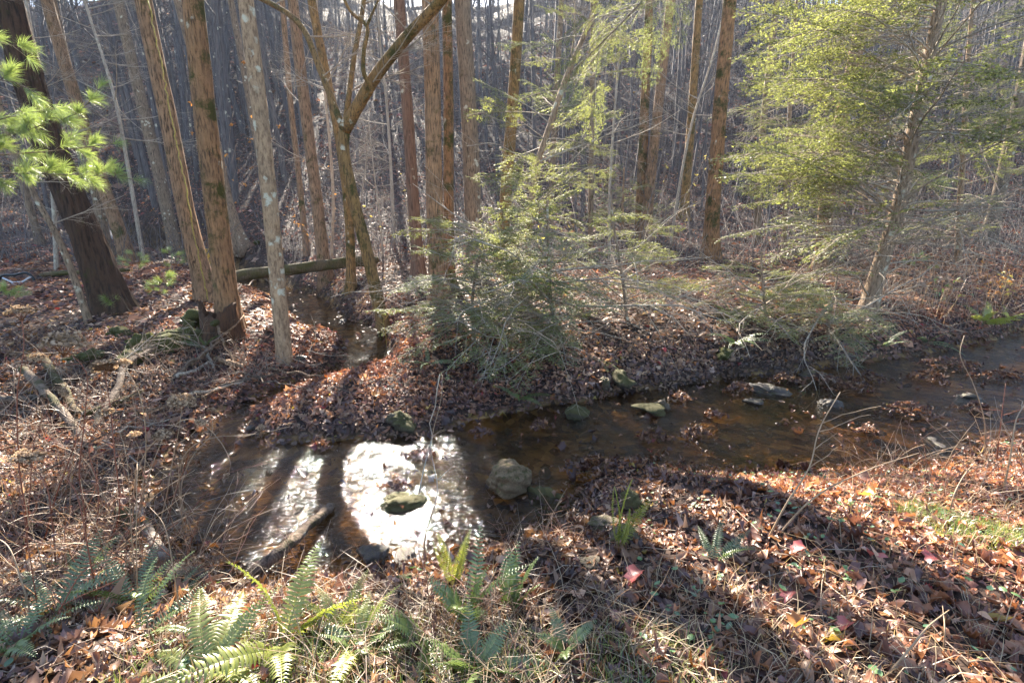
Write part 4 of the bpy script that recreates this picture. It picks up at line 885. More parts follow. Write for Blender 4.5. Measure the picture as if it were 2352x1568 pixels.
ISLES = [(at_z(*p, 0.)[:2], r) for p, r in [((1370, 1090), .35), ((910, 1120), .1), ((960, 1050), .12), ((1890, 885), .28), ((1700, 900), .2), ((1960, 900), .25), ((2090, 955), .3), ((2130, 880), .3), ((2180, 850), .4), ((1640, 960), .12), ((1500, 1010), .15), ((1800, 880), .2), ((1240, 985), .12), ((1990, 1000), .12), ((1560, 920), .15), ((740, 1030), .1), ((2000, 880), .2), ((2290, 880), .3), ((1590, 1000), .15), ((2240, 950), .15), ((1100, 1000), .12)]]
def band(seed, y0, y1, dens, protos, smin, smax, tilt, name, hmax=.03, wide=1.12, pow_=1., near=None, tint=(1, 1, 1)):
    g = np.random.default_rng(seed); A = wide * (y1**2 - y0**2) + 1.2 * (y1 - y0); n = int(A * dens); y = y0 + (y1 - y0) * g.uniform(0, 1, n) ** pow_; 
    n0 = len(y); x = g.uniform(-1, 1, n0) * (wide * y1 + .6); ok = np.abs(x) < wide * y + .6
    x, y = x[ok], y[ok]; s, wl = creek(x, y); isl = np.zeros(len(x), bool); bump = np.zeros(len(x))
    for c, r in ISLES:
        d = np.hypot(x - c[0], y - c[1]) / r; isl |= d < g.uniform(.5, 1.1, len(x)); bump = np.maximum(bump, np.clip(1 - d, 0, 1) * .14)
    # leaf cover thins over wet gravel, bare patches
    pr = np.where(s > .03, 1., np.where(isl, 1., np.where(s > -.12, .45, .028)))
    if near: pr = np.where((s > near[0]) & (s < near[1]) & (y > np.interp(x, mx, my)), 1., 0.)
    ok = g.uniform(0, 1, len(x)) < pr; x, y, s, wl, isl, bump = x[ok], y[ok], s[ok], wl[ok], isl[ok], bump[ok]; n = len(x)
    z = np.maximum(H(x, y), np.where(s < .05, wl, -9) + np.where(isl, bump, 0)) + g.uniform(.004, hmax, n)
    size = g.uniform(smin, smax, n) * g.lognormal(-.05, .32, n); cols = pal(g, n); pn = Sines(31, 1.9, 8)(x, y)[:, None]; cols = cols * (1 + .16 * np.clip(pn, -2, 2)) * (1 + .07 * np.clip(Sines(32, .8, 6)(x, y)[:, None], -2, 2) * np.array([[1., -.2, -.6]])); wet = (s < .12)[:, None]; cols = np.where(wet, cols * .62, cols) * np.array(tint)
    V, T, C = scatter(protos, x, y, z, size, tilt, g, cols)
    return mk(name, V, T, np.zeros((0, 4), int), C, M_LEAF, False)
stuff(obj('leaf_litter', band(1001, 1.0, 4.2, 1500, LP, .035, .075, .34, 'leaf_litter', .035), GROUND))
stuff(obj('leaf_litter', band(1002, 4.2, 8.0, 700, LP, .042, .085, .36, 'leaf_litter', .045), GROUND))
stuff(obj('leaf_litter', band(1003, 8.0, 16, 260, DIA, .07, .13, .5, 'leaf_litter', .05), GROUND))
stuff(obj('leaf_litter', band(1004, 16, 34, 60, DIA, .10, .2, .6, 'leaf_litter', .07, tint=(.85, .82, .88)), GROUND))  # hillside shade and bluish distance tinted into these leaf colours
stuff(obj('leaf_litter', band(1005, 34, 75, 9, DIA, .2, .42, .6, 'leaf_litter', .1, tint=(.8, .78, .86)), GROUND))  # farthest leaves: the shade and blue of distance put in by colour, stronger
stuff(obj('leaf_litter', band(1006, 3.0, 13, 900, LP[:6], .05, .095, .4, 'leaf_litter', .04, near=(.0, .75)), GROUND))
def rafts():
    g = np.random.default_rng(1020); xs, ys, zs = [], [], []
    for c, r in ISLES:
        n = int(150 * r + 18); a = g.uniform(0, 6.28, n); s = np.sqrt(g.uniform(0, 1, n)) * r * (1 + .3 * np.sin(a * 3 + c[0])); xs.append(c[0] + s * np.cos(a) * 1.25); ys.append(c[1] + s * np.sin(a) * .8); zs.append(.015 + .35 * r * np.clip(1 - s / r, 0, 1) + g.uniform(0, .03, n))
    x, y, z = map(np.concatenate, (xs, ys, zs)); s, wl = creek(x, y); z = np.maximum(H(x, y), wl) + z
    V, T, C = scatter(LP, x, y, z, g.uniform(.05, .1, len(x)), .55, g, pal(g, len(x)) * .75); return mk('leaf_litter', V, T, np.zeros((0, 4), int), C, M_LEAF, False)
stuff(obj('leaf_litter', rafts(), GROUND))
def floor_twigs():
    g = np.random.default_rng(1030); mb = MB(); n = 0
    while n < 620:
        y = 1.2 + 8.5 * g.uniform() ** 1.6; x = g.uniform(-1, 1) * (1.1 * y + .3)
        if creek(np.array(x), np.array(y))[0] < .08: continue
        az = g.uniform(0, 6.28); L = g.uniform(.08, .5); m = 5; t = np.linspace(0, L, m); P = np.stack([x + np.cos(az) * t + g.normal(0, .008, m), y + np.sin(az) * t + g.normal(0, .008, m), np.zeros(m)], 1); P[:, 2] = H(P[:, 0], P[:, 1]) + .035 + g.normal(0, .008, m); r = g.uniform(.0012, .0042)
        V, T, Q = tube(P, np.linspace(r, r * .5, m), 4, False); mb.add(V, T, Q, np.array([(.30, .22, .15), (.18, .11, .07), (.40, .32, .24)])[g.integers(3)] * g.uniform(.7, 1.2)); n += 1
    return mb.mesh('twigs', M_LEAF)
stuff(obj('twigs', floor_twigs(), GROUND))
# the 300 largest-showing leaves, each on its own
g = np.random.default_rng(1010); LM = []
for q in range(36):
    V, T = LP[q % 12] if q < 12 else leaf_proto(KINDS[q % 12], 950 + q, 1.3); LM.append(mk('fallen_leaf', V, T, np.zeros((0, 4), int), np.repeat(pal(g, 1) * 1.1, len(V), 0), M_LEAF, False))
def put_leaf(me, x, y, size, g, tilt=.35, name='fallen_leaf', parent=GROUND, dz=None):
    e = .05; nv = Vector((-(hz(x + e, y) - hz(x - e, y)) / (2 * e) + g.normal(0, tilt), -(hz(x, y + e) - hz(x, y - e)) / (2 * e) + g.normal(0, tilt), 1)).normalized(); q = nv.to_track_quat('Z', 'Y') @ Quaternion((0, 0, 1), g.uniform(0, 6.28))
    return obj(name, me, parent, (x, y, hz(x, y) + (g.uniform(.03, .06) if dz is None else dz)), q, size)
cnt = 0
while cnt < 300:
    y = 1.25 + 1.9 * g.uniform() ** 1.4; x = g.uniform(-1, 1) * (1.08 * y + .15)
    if creek(np.array(x), np.array(y))[0] < .1: continue
    put_leaf(LM[g.integers(36)], x, y, g.uniform(.05, .09), g, .25); cnt += 1
Vm, Tm = leaf_proto('maple', 3, .5); MAPLE = mk('maple_leaf', Vm, Tm, np.zeros((0, 4), int), None, M_RED, False)
for q, (px, py, s, lb) in enumerate([(1455, 1340, .12, 'bright pink-red maple leaf lying below the thin ferns'), (2010, 1300, .09, 'small red maple leaf on the brown litter at the right'), (1800, 1390, .08, 'crimson leaf among brown litter right of centre'), (1830, 1340 - 60, .09, 'dark red maple leaf on the right bank near the creek'), (1935, 1460, .09, 'faded red leaf toward the lower right'), (2130, 1310, .08, 'deep red leaf by the green grass patch')]):
    b = ground_px(px, py); gg = np.random.default_rng(q + 5); o = put_leaf(MAPLE, b[0], b[1], s, gg, .15, 'maple_leaf', None, .07); tag(o, lb, 'leaf')
Vt, Tt_ = leaf_proto('maple', 8, .8); TANL = mk('maple_leaf', Vt, Tt_, np.zeros((0, 4), int), None, M_ORANGE, False)
for q, (px, py, s, lb) in enumerate([(865, 920, .13, 'golden orange leaf on the leafy point'), (1880, 620 + 100, .14, 'scarlet leaf at the foot of the big hemlock'), (425, 1080 + 20, .1, 'amber leaf at the left pool edge'), (1990, 1290 - 130, .1, 'orange maple leaf on the right bank litter'), (1830, 1450 + 20, .1, 'upright orange leaf in the sunny lower right litter')]):
    b = ground_px(px, py); gg = np.random.default_rng(q + 25); o = put_leaf(TANL if q != 1 else MAPLE, b[0], b[1], s, gg, .3, 'maple_leaf', None, .07); tag(o, lb, 'leaf')

# ------------------------------------------------------------------ ferns
leafy('dead_frond', (.26, .13, .06), .3, .03, .5, .4, (.36, .2, .1))
def frond_mesh(seed, L=.55, W=.075, n=26, m=M_FERN, droop=.8, lanc=1.):
    g = np.random.default_rng(seed); mb = MB(); P = grow(g, (0, 0, 0), (1, 0, .55), L, 14, .015, -.085 * droop); mb.add(*tube(P, np.linspace(.0032, .001, 15), 4, False))
    for q in range(n):
        s = .14 + .86 * q / n; ix = s * 14; a = min(int(ix), 13); p = P[a] + (P[a + 1] - P[a]) * (ix - a); d = P[a + 1] - P[a]; d /= np.linalg.norm(d)
        l = W * (math.sin(math.pi * min(1, .18 + .62 * s + .2 * s)) ** .6 if s < .5 else (1.02 - s) ** .65 * 1.5) * g.uniform(.88, 1.08)
        for sd_ in (-1, 1):
            lat = np.cross(np.array([0, 0, 1.]), d) * sd_; dr = lat + d * .28 + np.array([0, 0, g.normal(.02, .10)]); dr /= np.linalg.norm(dr); wv = d * min(.0085 * lanc, l * .16); nz = np.cross(dr, d) * sd_ * -.004
            V = [p - wv * .5, p + wv * .9, p + dr * l * .5 + wv * .95 + nz, p + dr * l + np.array([0, 0, -.25 * l * g.uniform(0, 1)]), p + dr * l * .5 - wv * .7 + nz, p + dr * l * .45 + nz * 2.2]
            T = [(0, 5, 4), (0, 1, 5), (1, 2, 5), (2, 3, 5), (3, 4, 5)]; mb.add(V, T)
    return mb.mesh('frond', m, True)
FR = [frond_mesh(1100 + q, .52, .058, 21, M_FERN, .8, 1.6) for q in range(5)]; FRY = [frond_mesh(1110 + q, .55, .075, 24, M_FERNY, .8, 1.3) for q in range(2)]; FRT = [frond_mesh(1120 + q, .5, .055, 30, M_FERNY, .35, .6) for q in range(2)]
FRB = [frond_mesh(1140 + q, .4, .045, 20, bpy.data.materials['dead_frond'], 1.3, 1.2) for q in range(2)]
FRG = [frond_mesh(1130 + q, .42, .085, 18, M_FERN, .5, 1.7) for q in range(2)]
def fern(label, px, py, nf, sc, pool, seed, up=.35, az0=0., span=6.28, Z=None):
    b = ground_px(px, py); root = thing('fern', label, 'fern', b); g = np.random.default_rng(seed)
    nf = nf if b[1] < 4.5 else nf
    for q in range(nf):
        az = az0 + span * (q + g.uniform(-.3, .3)) / nf; t = up + g.normal(0, .18)
        obj('frond', (FRB if g.uniform() < .13 else pool)[g.integers(2)] if g.uniform() < .3 else pool[g.integers(len(pool))], root, (0, 0, .01), aim((math.cos(az), math.sin(az), t), g.normal(0, .55)), (.74 if b[1] < 4.5 else 1.) * sc * g.uniform(.75, 1.15))
    return root
fern('large blue-green fern fanning out at the lower left corner', 120, 1420, 10, 1.15, FR, 1, .35)
fern('upright fern standing behind the corner fern at the left', 310, 1400, 7, .95, FR, 2, .8)
fern('silvery fern arching right toward the half-sunken log', 330, 1470, 8, 1.0, FR, 3, .3, -1.2, 3.6)
fern('fern with broad yellow-green fronds left of centre foreground', 650, 1500, 5, 1.0, FRY, 4, .55)
fern('bright green fern spreading along the bottom edge', 480, 1560, 11, 1.0, FRY, 5, .15)
fern('fern with two arched silver fronds near the pale log', 400, 1390, 4, .75, FR, 6, .5, -.6, 2.4)
fern('tall pale fern in the sun at bottom centre', 1075, 1430, 8, .9, FRG + FR, 7, .9)
fern('drooping silver fern below the tall pale fern', 985, 1480, 6, .9, FRG, 8, .35, 2.6, 3.)
fern('yellow-tipped fern fronds rising behind the tall pale fern', 1040, 1350, 4, .8, FRT, 9, 1.6)
fern('fern with long grey-green leaflets right of the tall pale fern', 1175, 1420, 5, .9, FRG, 10, 1.1, -.5, 2.6)
fern('thin upright fern with two tall fronds beyond the smooth tan stone', 1420, 1265, 5, 1.0, FRT, 11, 1.9)
fern('small fern on the litter right of the thin upright fern', 1640, 1300, 5, .65, FR, 12, .5, -.4, 2.4)
fern('broad fern clump under the bottom centre ferns', 1090, 1555, 8, .8, FRG, 13, .5)
fern('low green fern sprigs in the leaves at bottom left of centre', 820, 1500, 7, .7, FRG + FRY, 14, .4)
fern('lime fern fan on the near bank behind the half buried rock', 775, 1450, 6, .6, FRY, 15, .4)
fern('dark fern hanging on the far bank below the moss-patched trunk', 1690, 790, 7, 1.2, FR, 16, .1, 3.4, 2.6)
fern('fern clump on the bank top below the low dark hemlock', 1680, 730, 7, 1.1, FR, 17, .5)
fern('sunlit yellow-green fern on the right bank top', 2255, 745, 9, 1.3, FRY, 18, .4)
fern('fern right of the sunlit fern near the right edge', 2310, 735, 7, 1.2, FRY, 19, .4)
fern('fern trailing toward the creek on the right bank', 2130, 790, 8, 1.2, FR, 20, .2)
fern('fern at the water edge under the big hemlock', 2030, 800, 7, 1.1, FR, 21, .3)
fern('small fern drooping under the young hemlock at the bank foot', 1190, 920, 7, .9, FR, 22, .3)
fern('pale fern on the shoulder left of the young hemlock', 1000, 735, 5, .9, FR, 23, .4)
fern('teal fern sprouting below the hollow stump', 470, 800, 5, .8, FR, 24, .5)
fern('fern lying low on the leafy point', 985, 840, 4, .9, FR, 25, .1)
fern('tiny fern in the left dry stalks near the flower heads', 200, 1330, 5, .7, FR, 26, .6)
fern('fern beside the corner fern at the very bottom left', 40, 1500, 8, .95, FR, 27, .4)
fern('fern sprig in the sunny litter right of bottom centre', 1300, 1500, 4, .6, FRG, 28, .5)

# ------------------------------------------------------------------ dried flower stalks, bare stems, straw, grass, small plants
def head_mesh(seed, r=.09):
    g = np.random.default_rng(seed); mb = MB(); n = 300
    for q in range(n):
        a = g.uniform(0, 6.28); s = math.sqrt(g.uniform(0, 1)) * r; cl = .012 * math.sin(3 * a + seed) ; p = np.array([s * math.cos(a) * 1.1, s * math.sin(a), (.065 * (1 - (s / r) ** 2) + cl) * g.uniform(.35, 1) + g.normal(0, .004)])
        f = g.uniform(.007, .014); nv = np.array([g.normal(0, 1.), g.normal(0, 1.), 1.]); nv /= np.linalg.norm(nv); u = perp(g, nv, 1.57); v = np.cross(nv, u)
        mb.add([p, p + u * f, p + v * f, p - u * f, p - v * f, p + nv * -.006], [(0, 1, 2), (0, 2, 3), (0, 3, 4), (0, 4, 1), (5, 2, 1), (5, 3, 2)], None, (g.uniform(.55, 1.4),) * 3)
    V, T = rock_arr(seed, 3, .9, .5); V = V * np.array([r * 1.0, r * .92, .045]) + np.array([0, 0, .018]); mb.add(V, T, None, (.3, .24, .2))
    for q in range(12):
        a = q * .52; e = np.array([r * .8 * math.cos(a), r * .75 * math.sin(a), .01]); mb.add(*tube(np.array([(0, 0, -.07), e * .5 + (0, 0, -.025), e]), [.002, .0015, .001], 3, False), (.5, .3, .2))
    return mb.mesh('flower_head', M_FLOWER, False)
HD = [head_mesh(1200 + q) for q in range(4)]
def stalk(label, base_px, bends, wpx, seed, heads, m=None, Y=None, curl=None):
    b = ground_px(*base_px) if Y is None else np.array([*at_y(*base_px, Y)[:2], 0.]); b[2] = hz(b[0], b[1]); root = thing('dried_flower', label, 'dried flower', b); g = np.random.default_rng(seed)
    W = np.array([b - (0, 0, .05)] + [at_y(x, y, b[1] + .05 * q) for q, (x, y) in enumerate(bends)]); mb = MB(); P, rr = limb_tube(mb, W, .0055, .0022, b, 22, 6, .06, seed); obj('stem', mb.mesh('stem', m or M_STEM), root)
    tip = P[-1]; 
    for q, s in enumerate(heads):
        if q == 0: obj('flower_head', HD[seed % 4], root, tip + (0, 0, .03 * s), (g.normal(0, .2), g.normal(0, .2), g.uniform(0, 6)), s * 1.25)
        else:
            p0 = P[int(22 * g.uniform(.72, .9))]; e = tip + np.array([g.choice([-1, 1]) * g.uniform(.1, .22), g.normal(0, .08), g.uniform(-.14, .02)]); sh = obj('side_shoot', MB().add(*tube(np.array([p0, (p0 + e) / 2 + (0, 0, -.02), e]), [.003, .002, .0015], 4, False)).mesh('side_shoot', m or M_STEM), root); obj('flower_head', HD[(seed + q) % 4], sh, e + (0, 0, .02), (g.normal(0, .25), g.normal(0, .25), 0), s)
    for q in range(3):
        p0 = P[int(g.uniform(4, 18))]; obj('withered_leaf', LM[g.integers(36)], root, p0 + (0, 0, -.03), (g.uniform(.8, 2), g.uniform(0, 3), g.uniform(0, 6)), .06)
stalk('tall dried flower with the widest brown head at the left', (175, 1390), [(190, 1240), (182, 1080), (195, 950), (196, 850), (150, 800)], 7, 1, [1.0, .55], Y=2.9)
stalk('dried flower with a small tan head near the left edge', (70, 1390), [(60, 1240), (45, 1080), (40, 900), (55, 780), (48, 725)], 7, 2, [.62], Y=2.75)
stalk('red-stemmed dried flower with a domed head left of the log pile', (240, 1400), [(270, 1200), (262, 1030), (255, 950), (240, 850)], 6, 3, [.62, .4], Y=2.9)
stalk('dried flower curving over with a small head above the creek bank', (300, 1280), [(330, 1100), (335, 1000), (318, 900), (285, 838)], 5, 4, [.4], M_TAN, Y=3.1)
stalk('dried flower with a broad flat head over the creek bank', (350, 1330), [(380, 1150), (398, 1050), (415, 960), (418, 930)], 5, 5, [.74, .4], M_TAN, Y=3.1)
stalk('dried flower with a nodding head near the small creek', (450, 1200), [(420, 1100), (455, 1030), (485, 1000), (486, 945)], 4, 6, [.3], M_TAN, Y=3.3)
stalk('low dried flower with two heads near the water edge', (330, 1320), [(320, 1200), (345, 1080), (375, 1005)], 5, 7, [.55, .5], M_TAN, Y=3.0)
stalk('arched dried stem bending right across the pool', (290, 1240), [(370, 1000), (440, 960), (480, 985), (530, 1070), (520, 1095)], 5, 8, [.25], M_TAN, Y=3.2)
stalk('dried stem with a small head leaning over the amber water', (400, 1150), [(470, 1010), (520, 1000), (575, 1000), (600, 985)], 4, 9, [.3, .22], M_TAN, Y=3.4)
stalk('short red stalk with a curled head in the left corner', (130, 1330), [(120, 1200), (100, 1100), (60, 1060)], 5, 10, [.7], Y=2.6)
stalk('red stalk with a drooping head beside the tiny fern', (215, 1390), [(215, 1250), (225, 1120), (205, 1020), (240, 955)], 5, 11, [.45], Y=2.75)
def stem(label, base_px, pts, r, m, seed, Y=None, nb=0, name='dead_weed'):
    b = ground_px(*base_px) if Y is None else np.array([*at_y(*base_px, Y)[:2], 0.]); b[2] = hz(b[0], b[1]); g = np.random.default_rng(seed); root = thing(name, label, 'dead weed', b, group='dead stems tangled at the left foreground' if 'tangle' in label else None)
    W = np.array([b - (0, 0, .05)] + [at_y(x, y, b[1] + .08 * q) for q, (x, y) in enumerate(pts)]); mb = MB(); P, rr = limb_tube(mb, W, r, r * .35, b, 20, 5, .1, seed); obj('stem', mb.mesh('stem', m), root)
    for q in range(nb):
        p0 = P[int(g.uniform(7, 18))]; Q = grow(g, p0, (g.choice([-1, 1]) * 1., g.normal(0, .5), g.uniform(.2, 1)), g.uniform(.08, .3), 5, .18); obj('side_shoot', MB().add(*tube(Q, np.linspace(r * .5, r * .2, 6), 4, False)).mesh('side_shoot', m), root)
stem('long tan stem leaning right over the near bank on the right', (1755, 1240), [(1810, 1150), (1860, 1070), (1880, 990), (1930, 900)], .006, M_TAN, 1, nb=4)
stem('second long tan stem crossing the right bank litter low', (1770, 1235), [(1860, 1150), (1990, 1080), (2110, 1040)], .006, M_TAN, 2, nb=2)
stem('curved tan stem standing at the right creek edge', (2265, 1040), [(2260, 960), (2235, 880), (2205, 810), (2215, 770)], .007, M_TAN, 3, nb=2)
stem('short dead stem with a bent top at the right edge', (2300, 1150), [(2320, 1050), (2335, 960), (2352, 930)], .007, M_TAN, 4, nb=4)
stem('bare stem poking up from the litter at the far right', (2180, 1190), [(2190, 1140), (2215, 1090), (2240, 1060)], .005, M_TAN, 5, nb=2)
stem('thin red stem at the right edge of the creek', (2290, 1060), [(2300, 960), (2310, 880)], .006, M_STEM, 6, nb=3)
stem('thin bare stem rising in front of the glittering water', (985, 1330), [(975, 1250), (1005, 1120), (990, 1030), (1015, 900), (1016, 860)], .005, M_TAN, 7, Y=3.0, nb=4)
stem('orange-brown bare stem in the bottom centre ferns', (1120, 1420), [(1090, 1390), (1060, 1340), (1030, 1315)], .004, bpy.data.materials['red_stem'], 8)
stem('straight dry stalk in the sunny lower right litter', (2170, 1500), [(2170, 1440), (2165, 1390)], .004, M_TAN, 9)
stem('tan twig slanting across the lower right litter', (2010, 1560), [(2080, 1500), (2130, 1440), (2180, 1400)], .005, M_TAN, 10)
for q in range(14):
    g2 = np.random.default_rng(1300 + q); px = g2.uniform(20, 420); py = g2.uniform(1230, 1480); t = g2.uniform(-120, 160); h = g2.uniform(150, 380)
    stem('dead tan stem in the tangle at the left foreground' if q % 2 else 'dead red stem in the tangle at the left foreground', (px, py), [(px + t * .4, py - h * .5), (px + t, py - h), (px + t * 1.7, py - h * 1.15)], g2.uniform(.0025, .0055), M_TAN if q % 2 else M_STEM, 1300 + q, nb=int(g2.integers(1, 5)))
    bpy.data.objects[-1] if False else None
def yellow_sapling():
    b = ground_px(888, 800); root = thing('yellow_sapling', 'small leafless sapling with yellow bark on the leafy point', 'sapling', b); m = plain('yellow_bark', (.42, .28, .04), .6); g = np.random.default_rng(3); mb = MB(); P, r = limb_tube(mb, np.array([b - (0, 0, .05), at_y(886, 770, b[1]), at_y(882, 745, b[1]), at_y(880, 720, b[1])]), .008, .004, b, 12, 5); obj('stem', mb.mesh('stem', m), root)
    for q in range(7): Q = grow(g, P[int(g.uniform(5, 11))], (g.choice([-1, 1]), g.normal(0, .4), g.uniform(.1, .9)), g.uniform(.12, .35), 5, .15); obj('branch', MB().add(*tube(Q, np.linspace(.005, .002, 6), 4, False)).mesh('branch', m), root)
yellow_sapling()
# shrubs with coloured leaves
def leaf_shrub(label, px, py, h, mleaf, seed, n, mstem=None, name='leafy_shrub', spread=.5, ls=.05, kind='oval'):
    b = ground_px(px, py); root = thing(name, label, 'shrub', b); g = np.random.default_rng(seed); V, T = leaf_proto(kind, seed, .7); lm = mk('leaf', V, T, np.zeros((0, 4), int), None, mleaf, False)
    for q in range(5):
        P = grow(g, (0, 0, -.03), (g.normal(0, spread), g.normal(0, spread), 1), h * g.uniform(.7, 1.1), 7, .1); st = obj('stem', MB().add(*tube(P, np.linspace(.006, .002, 8), 4, False)).mesh('stem', mstem or M_TAN), root)
        for m in range(n // 5): p = P[g.integers(2, 8)] + g.normal(0, .03, 3); obj('leaf', lm, st, p, (g.normal(0, .6), g.normal(0, .6), g.uniform(0, 6.28)), ls * g.uniform(.7, 1.3))
leaf_shrub('bush with golden yellow leaves at the right edge', 2320, 690, .9, M_YELLOW, 1, 45, ls=.09)
leaf_shrub('red and orange leaved shrub left of the golden bush', 2265, 690, 1.0, M_ORANGE, 2, 35, ls=.08)
leaf_shrub('shrub with bright green leaf spray on the right bank', 2155, 690, .6, M_GREEN, 3, 25, ls=.09)
leaf_shrub('thin orange-leaved sapling behind the mossy trunks', 425, 600, 2.6, M_ORANGE, 4, 40, ls=.11)
leaf_shrub('sparse russet-leaved sapling right of the lichen trunk', 740, 590, 3.6, M_ORANGE, 5, 40, ls=.12)
leaf_shrub('tall russet sapling behind the top of the thick brown trunk', 520, 555, 7.5, M_ORANGE, 6, 90, ls=.16, spread=.15)
leaf_shrub('sapling with small yellow leaves between the tall straight trunks', 950, 600, 3.2, M_YELLOW, 7, 30, ls=.09)
leaf_shrub('sapling with hanging yellow leaves beside the young hemlock trunk', 1255, 690, 1.9, M_YELLOW, 8, 40, ls=.10, spread=.25)
leaf_shrub('yellow-leaved sapling near the close leaning pair', 1540, 570, 4.5, M_YELLOW, 9, 50, ls=.10, spread=.2)
leaf_shrub('low green sprig on the far bank at the water edge', 1800, 880, .22, M_GREEN, 10, 25, ls=.05)
leaf_shrub('green sprig growing from the rock in the riffle', 1835, 905, .2, M_GREEN, 11, 20, ls=.05)
# dry stalk thicket on the right bank
def blades(name, n, region, h0, h1, cols, w_, seed, lean=.5, mat_=None, ok=None):
    g = np.random.default_rng(seed); P = np.array(region(g, n)); x, y = P[:, 0], P[:, 1]; k = creek(x, y)[0] > .08; x, y = x[k], y[k]; n = len(x); z = H(x, y); h = g.uniform(h0, h1, n); az = g.uniform(0, 6.28, n); tl = np.abs(g.normal(0, lean, n)) * h; wx, wy = np.cos(az + 1.57) * w_, np.sin(az + 1.57) * w_
    A = np.stack([x, y, z], 1); dx = np.stack([np.cos(az) * tl, np.sin(az) * tl, np.zeros(n)], 1); up = np.zeros((n, 3)); up[:, 2] = h; W_ = np.stack([wx, wy, np.zeros(n)], 1)
    V = np.stack([A - W_, A + W_, A + dx * .3 + up * .55 + W_ * .8, A + dx * .3 + up * .55 - W_ * .8, A + dx + up * .9 / (1 + tl[:, None] / (h[:, None] + 1e-6) * .5)], 1).reshape(-1, 3); b = (np.arange(n) * 5)[:, None]
    C = np.repeat(np.array(cols)[g.integers(0, len(cols), n)] * g.uniform(.7, 1.3, (n, 1)), 5, 0)
    return mk(name, V, b + [3, 2, 4], b + [0, 1, 2, 3], C, mat_ or M_STRAW, False)
STRAW = [(.36, .25, .13), (.42, .31, .17), (.28, .17, .09), (.24, .13, .07)]
def reg_px(spots):
    W = [(ground_px(px, py)[:2], r) for px, py, r in spots]
    def f(g, n):
        k = g.integers(0, len(W), n); a = g.uniform(0, 6.28, n); s = np.sqrt(g.uniform(0, 1, n)); return [(W[i][0][0] + W[i][1] * s_ * math.cos(a_), W[i][0][1] + W[i][1] * s_ * math.sin(a_)) for i, a_, s_ in zip(k, a, s)]
    return f
stuff(obj('dry_grass', blades('dry_grass', 5200, reg_px([(900, 1500, .5), (1100, 1480, .5), (1250, 1520, .5), (700, 1500, .6), (300, 1350, .7), (150, 1280, .8), (500, 1450, .5), (1800, 1500, .5), (2200, 1300, .6), (2250, 1200, .6), (2050, 1130, .5), (2320, 1150, .7), (2000, 1450, .5), (1600, 1450, .4), (60, 1150, .9), (250, 1150, .8)]), .03, .17, STRAW, .0018, 1, 1.5)), 'tan dry straw scattered through the near bank litter', 'dry grass')
stuff(obj('dry_stalks', blades('dry_stalks', 420, reg_px([(2150, 690, 1.4), (2250, 660, 1.6), (2320, 640, 1.6), (2050, 700, 1.0)]), .25, 1.0, [(.40, .26, .16), (.34, .20, .12), (.45, .33, .22)], .0035, 2, .7)), 'thicket of dry tan stalks on the right bank', 'dry stalks')
stuff(obj('green_grass', blades('green_grass', 6000, reg_px([(2230, 1225, .22), (2130, 1190, .14), (2310, 1240, .2), (1500, 1540, .25), (600, 1520, .3), (450, 1540, .3), (760, 1480, .25), (900, 1540, .25), (1150, 1540, .2)]), .03, .11, [(.17, .23, .045), (.24, .28, .06), (.11, .18, .035), (.30, .30, .08)], .0016, 3, .7)), 'short green grass patches on the near bank', 'grass')
def herbs():
    g = np.random.default_rng(8); mb = MB(); V, T = leaf_proto('oval', 44, .5); n = 0; xs, ys, zs, sz = [], [], [], []
    while n < 330:
        y = 1.3 + 3.5 * g.uniform(); x = g.uniform(-1, 1) * (1.1 * y + .3) if g.uniform() < .35 else g.uniform(.3, 1.2) * y
        if creek(np.array(x), np.array(y))[0] < .15: continue
        c = g.integers(1, 5)
        for _ in range(c): xs.append(x + g.normal(0, .03)); ys.append(y + g.normal(0, .03)); zs.append(0); sz.append(g.uniform(.02, .045)); n += 1
    x, y = np.array(xs), np.array(ys); V_, T_, C_ = scatter([(V * (1, 1.6, 1), T)], x, y, H(x, y) + g.uniform(.04, .08, len(x)), np.array(sz), .35, g, np.array([(.09, .19, .06), (.13, .24, .07), (.07, .15, .07)])[g.integers(0, 3, len(x))])
    return mk('ground_herbs', V_, T_, np.zeros((0, 4), int), C_, M_STRAW, False)
stuff(obj('ground_herbs', herbs()), 'small round green leaves of low herbs in the litter', 'herbs')
def tangle(seed, n, spots, h0, h1, cols, r0):
    g = np.random.default_rng(seed); mb = MB(); W = [(ground_px(px, py)[:2], r) for px, py, r in spots]
    while n:
        c, r = W[g.integers(len(W))]; a = g.uniform(0, 6.28); s = math.sqrt(g.uniform()) * r; x, y = c[0] + s * math.cos(a), c[1] + s * math.sin(a); n -= 1
        if creek(np.array(x), np.array(y))[0] < .06: continue
        L = g.uniform(h0, h1); P = grow(g, (x, y, hz(x, y) - .02), (g.normal(0, .45), g.normal(0, .45), 1), L, 6, .12, -g.uniform(.0, .28)); P[:, 2] = np.maximum(P[:, 2], H(P[:, 0], P[:, 1]) + .02); rr = r0 * g.uniform(.6, 1.5); col = np.array(cols[g.integers(len(cols))]) * g.uniform(.7, 1.3)
        V, T, Q = tube(P, np.linspace(rr, rr * .4, 7), 3, False); mb.add(V, T, Q, col)
        for m in range(g.integers(0, 4)):
            Q_ = grow(g, P[g.integers(2, 6)], (g.normal(0, 1), g.normal(0, 1), g.uniform(-.1, .8)), L * g.uniform(.15, .4), 3, .15, -.05); V, T, Q = tube(Q_, np.linspace(rr * .55, rr * .25, 4), 3, False); mb.add(V, T, Q, col)
    return mb.mesh('weed_tangle', M_STRAW)
WC = [(.30, .13, .07), (.34, .20, .11), (.40, .28, .17), (.24, .10, .055), (.44, .33, .22)]
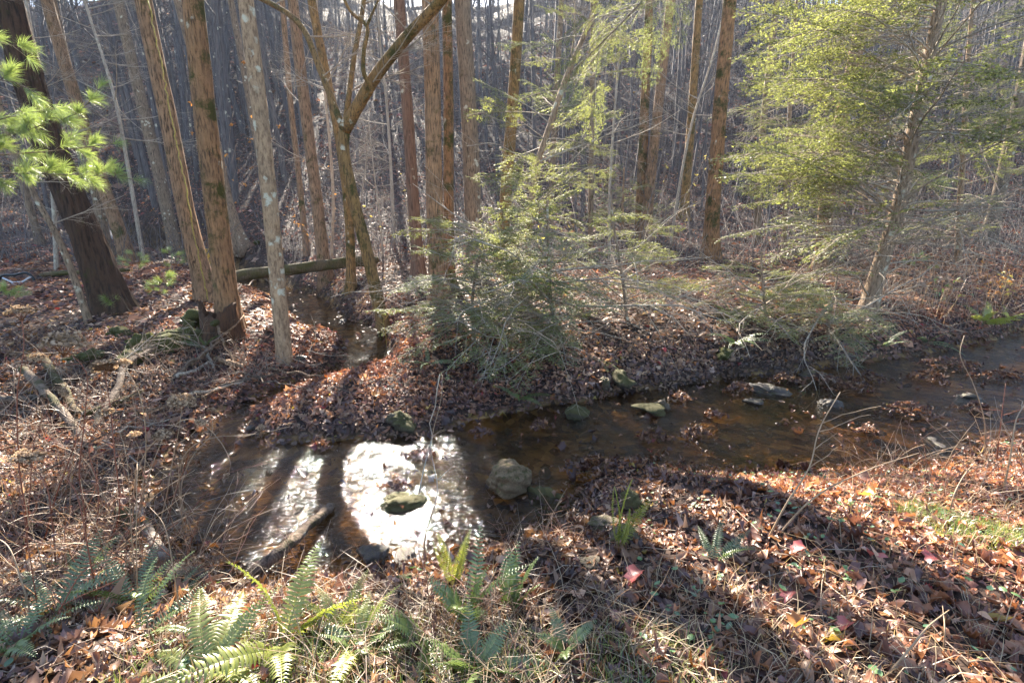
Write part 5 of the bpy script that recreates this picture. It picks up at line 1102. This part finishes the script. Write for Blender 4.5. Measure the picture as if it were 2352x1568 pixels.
stuff(obj('weed_tangle', tangle(1, 620, [(60, 1120, .7), (180, 1180, .7), (300, 1180, .6), (90, 1280, .5), (230, 1300, .5), (350, 1310, .3), (60, 1400, .4), (250, 1080, .6), (420, 1020, .4), (500, 1330, .3)], .25, .85, WC, .0024)), 'tangle of thin dead red and tan weed stems left of the pool', 'weeds')
stuff(obj('weed_tangle', tangle(5, 420, [(60, 860, .9), (180, 900, .9), (300, 880, .9), (400, 840, .7), (480, 850, .6), (560, 870, .5), (620, 860, .4), (230, 980, .6), (100, 980, .7)], .15, .7, [(.28, .20, .14), (.20, .12, .08), (.36, .28, .21)], .0042)), 'tangle of fine dead twigs over the left log pile', 'twigs')
stuff(obj('weed_tangle', tangle(2, 260, [(2150, 1060, .5), (2280, 1080, .6), (2330, 1180, .5), (2050, 1100, .4), (2250, 1000, .4)], .2, .7, WC[1:], .0024)), 'sparse dead tan weed stems on the near right bank', 'weeds')
stuff(obj('weed_tangle', tangle(3, 300, [(1100, 1440, .35), (1000, 1500, .35), (800, 1470, .4), (1250, 1480, .35), (1250, 1250, .3), (600, 1430, .35)], .12, .45, WC[1:], .0019)), 'short dry stems among the ferns at bottom centre', 'weeds')
stuff(obj('weed_tangle', tangle(4, 900, [(1480, 720, 1.6), (1580, 690, 1.6), (1400, 680, 1.4), (2050, 690, 1.6), (2180, 680, 1.6), (2290, 680, 1.8), (900, 620, 1.5), (830, 600, 1.2), (1950, 640, 1.6)], .3, 1.1, [(.40, .30, .22), (.34, .22, .14), (.46, .37, .29)], .0036)), 'fine bare brush and dead twigs across the far bank', 'brush')
# ------------------------------------------------------------------ air
def haze():
    m, t = mat('haze'); pv = nd(t, 'ShaderNodeVolumePrincipled'); pv.inputs['Color'].default_value = (.72, .83, 1, 1); pv.inputs['Density'].default_value = HAZE; pv.inputs['Anisotropy'].default_value = .1
    t.links.new(pv.outputs[0], nd(t, 'ShaderNodeOutputMaterial').inputs['Volume'])
    x, y0, y1, z0, z1 = 300, -90, 440, -110, 75
    V = np.array([(a, b, c) for c in (z0, z1) for b in (y0, y1) for a in (-x, x)]); Q = np.array([(0, 2, 3, 1), (4, 5, 7, 6), (0, 1, 5, 4), (2, 6, 7, 3), (0, 4, 6, 2), (1, 3, 7, 5)])
    stuff(obj('haze', mk('haze', V, np.zeros((0, 3), int), Q, None, m, False)), 'pale sunlit haze in the air between the trees', 'haze')
HAZE = .00045
haze()
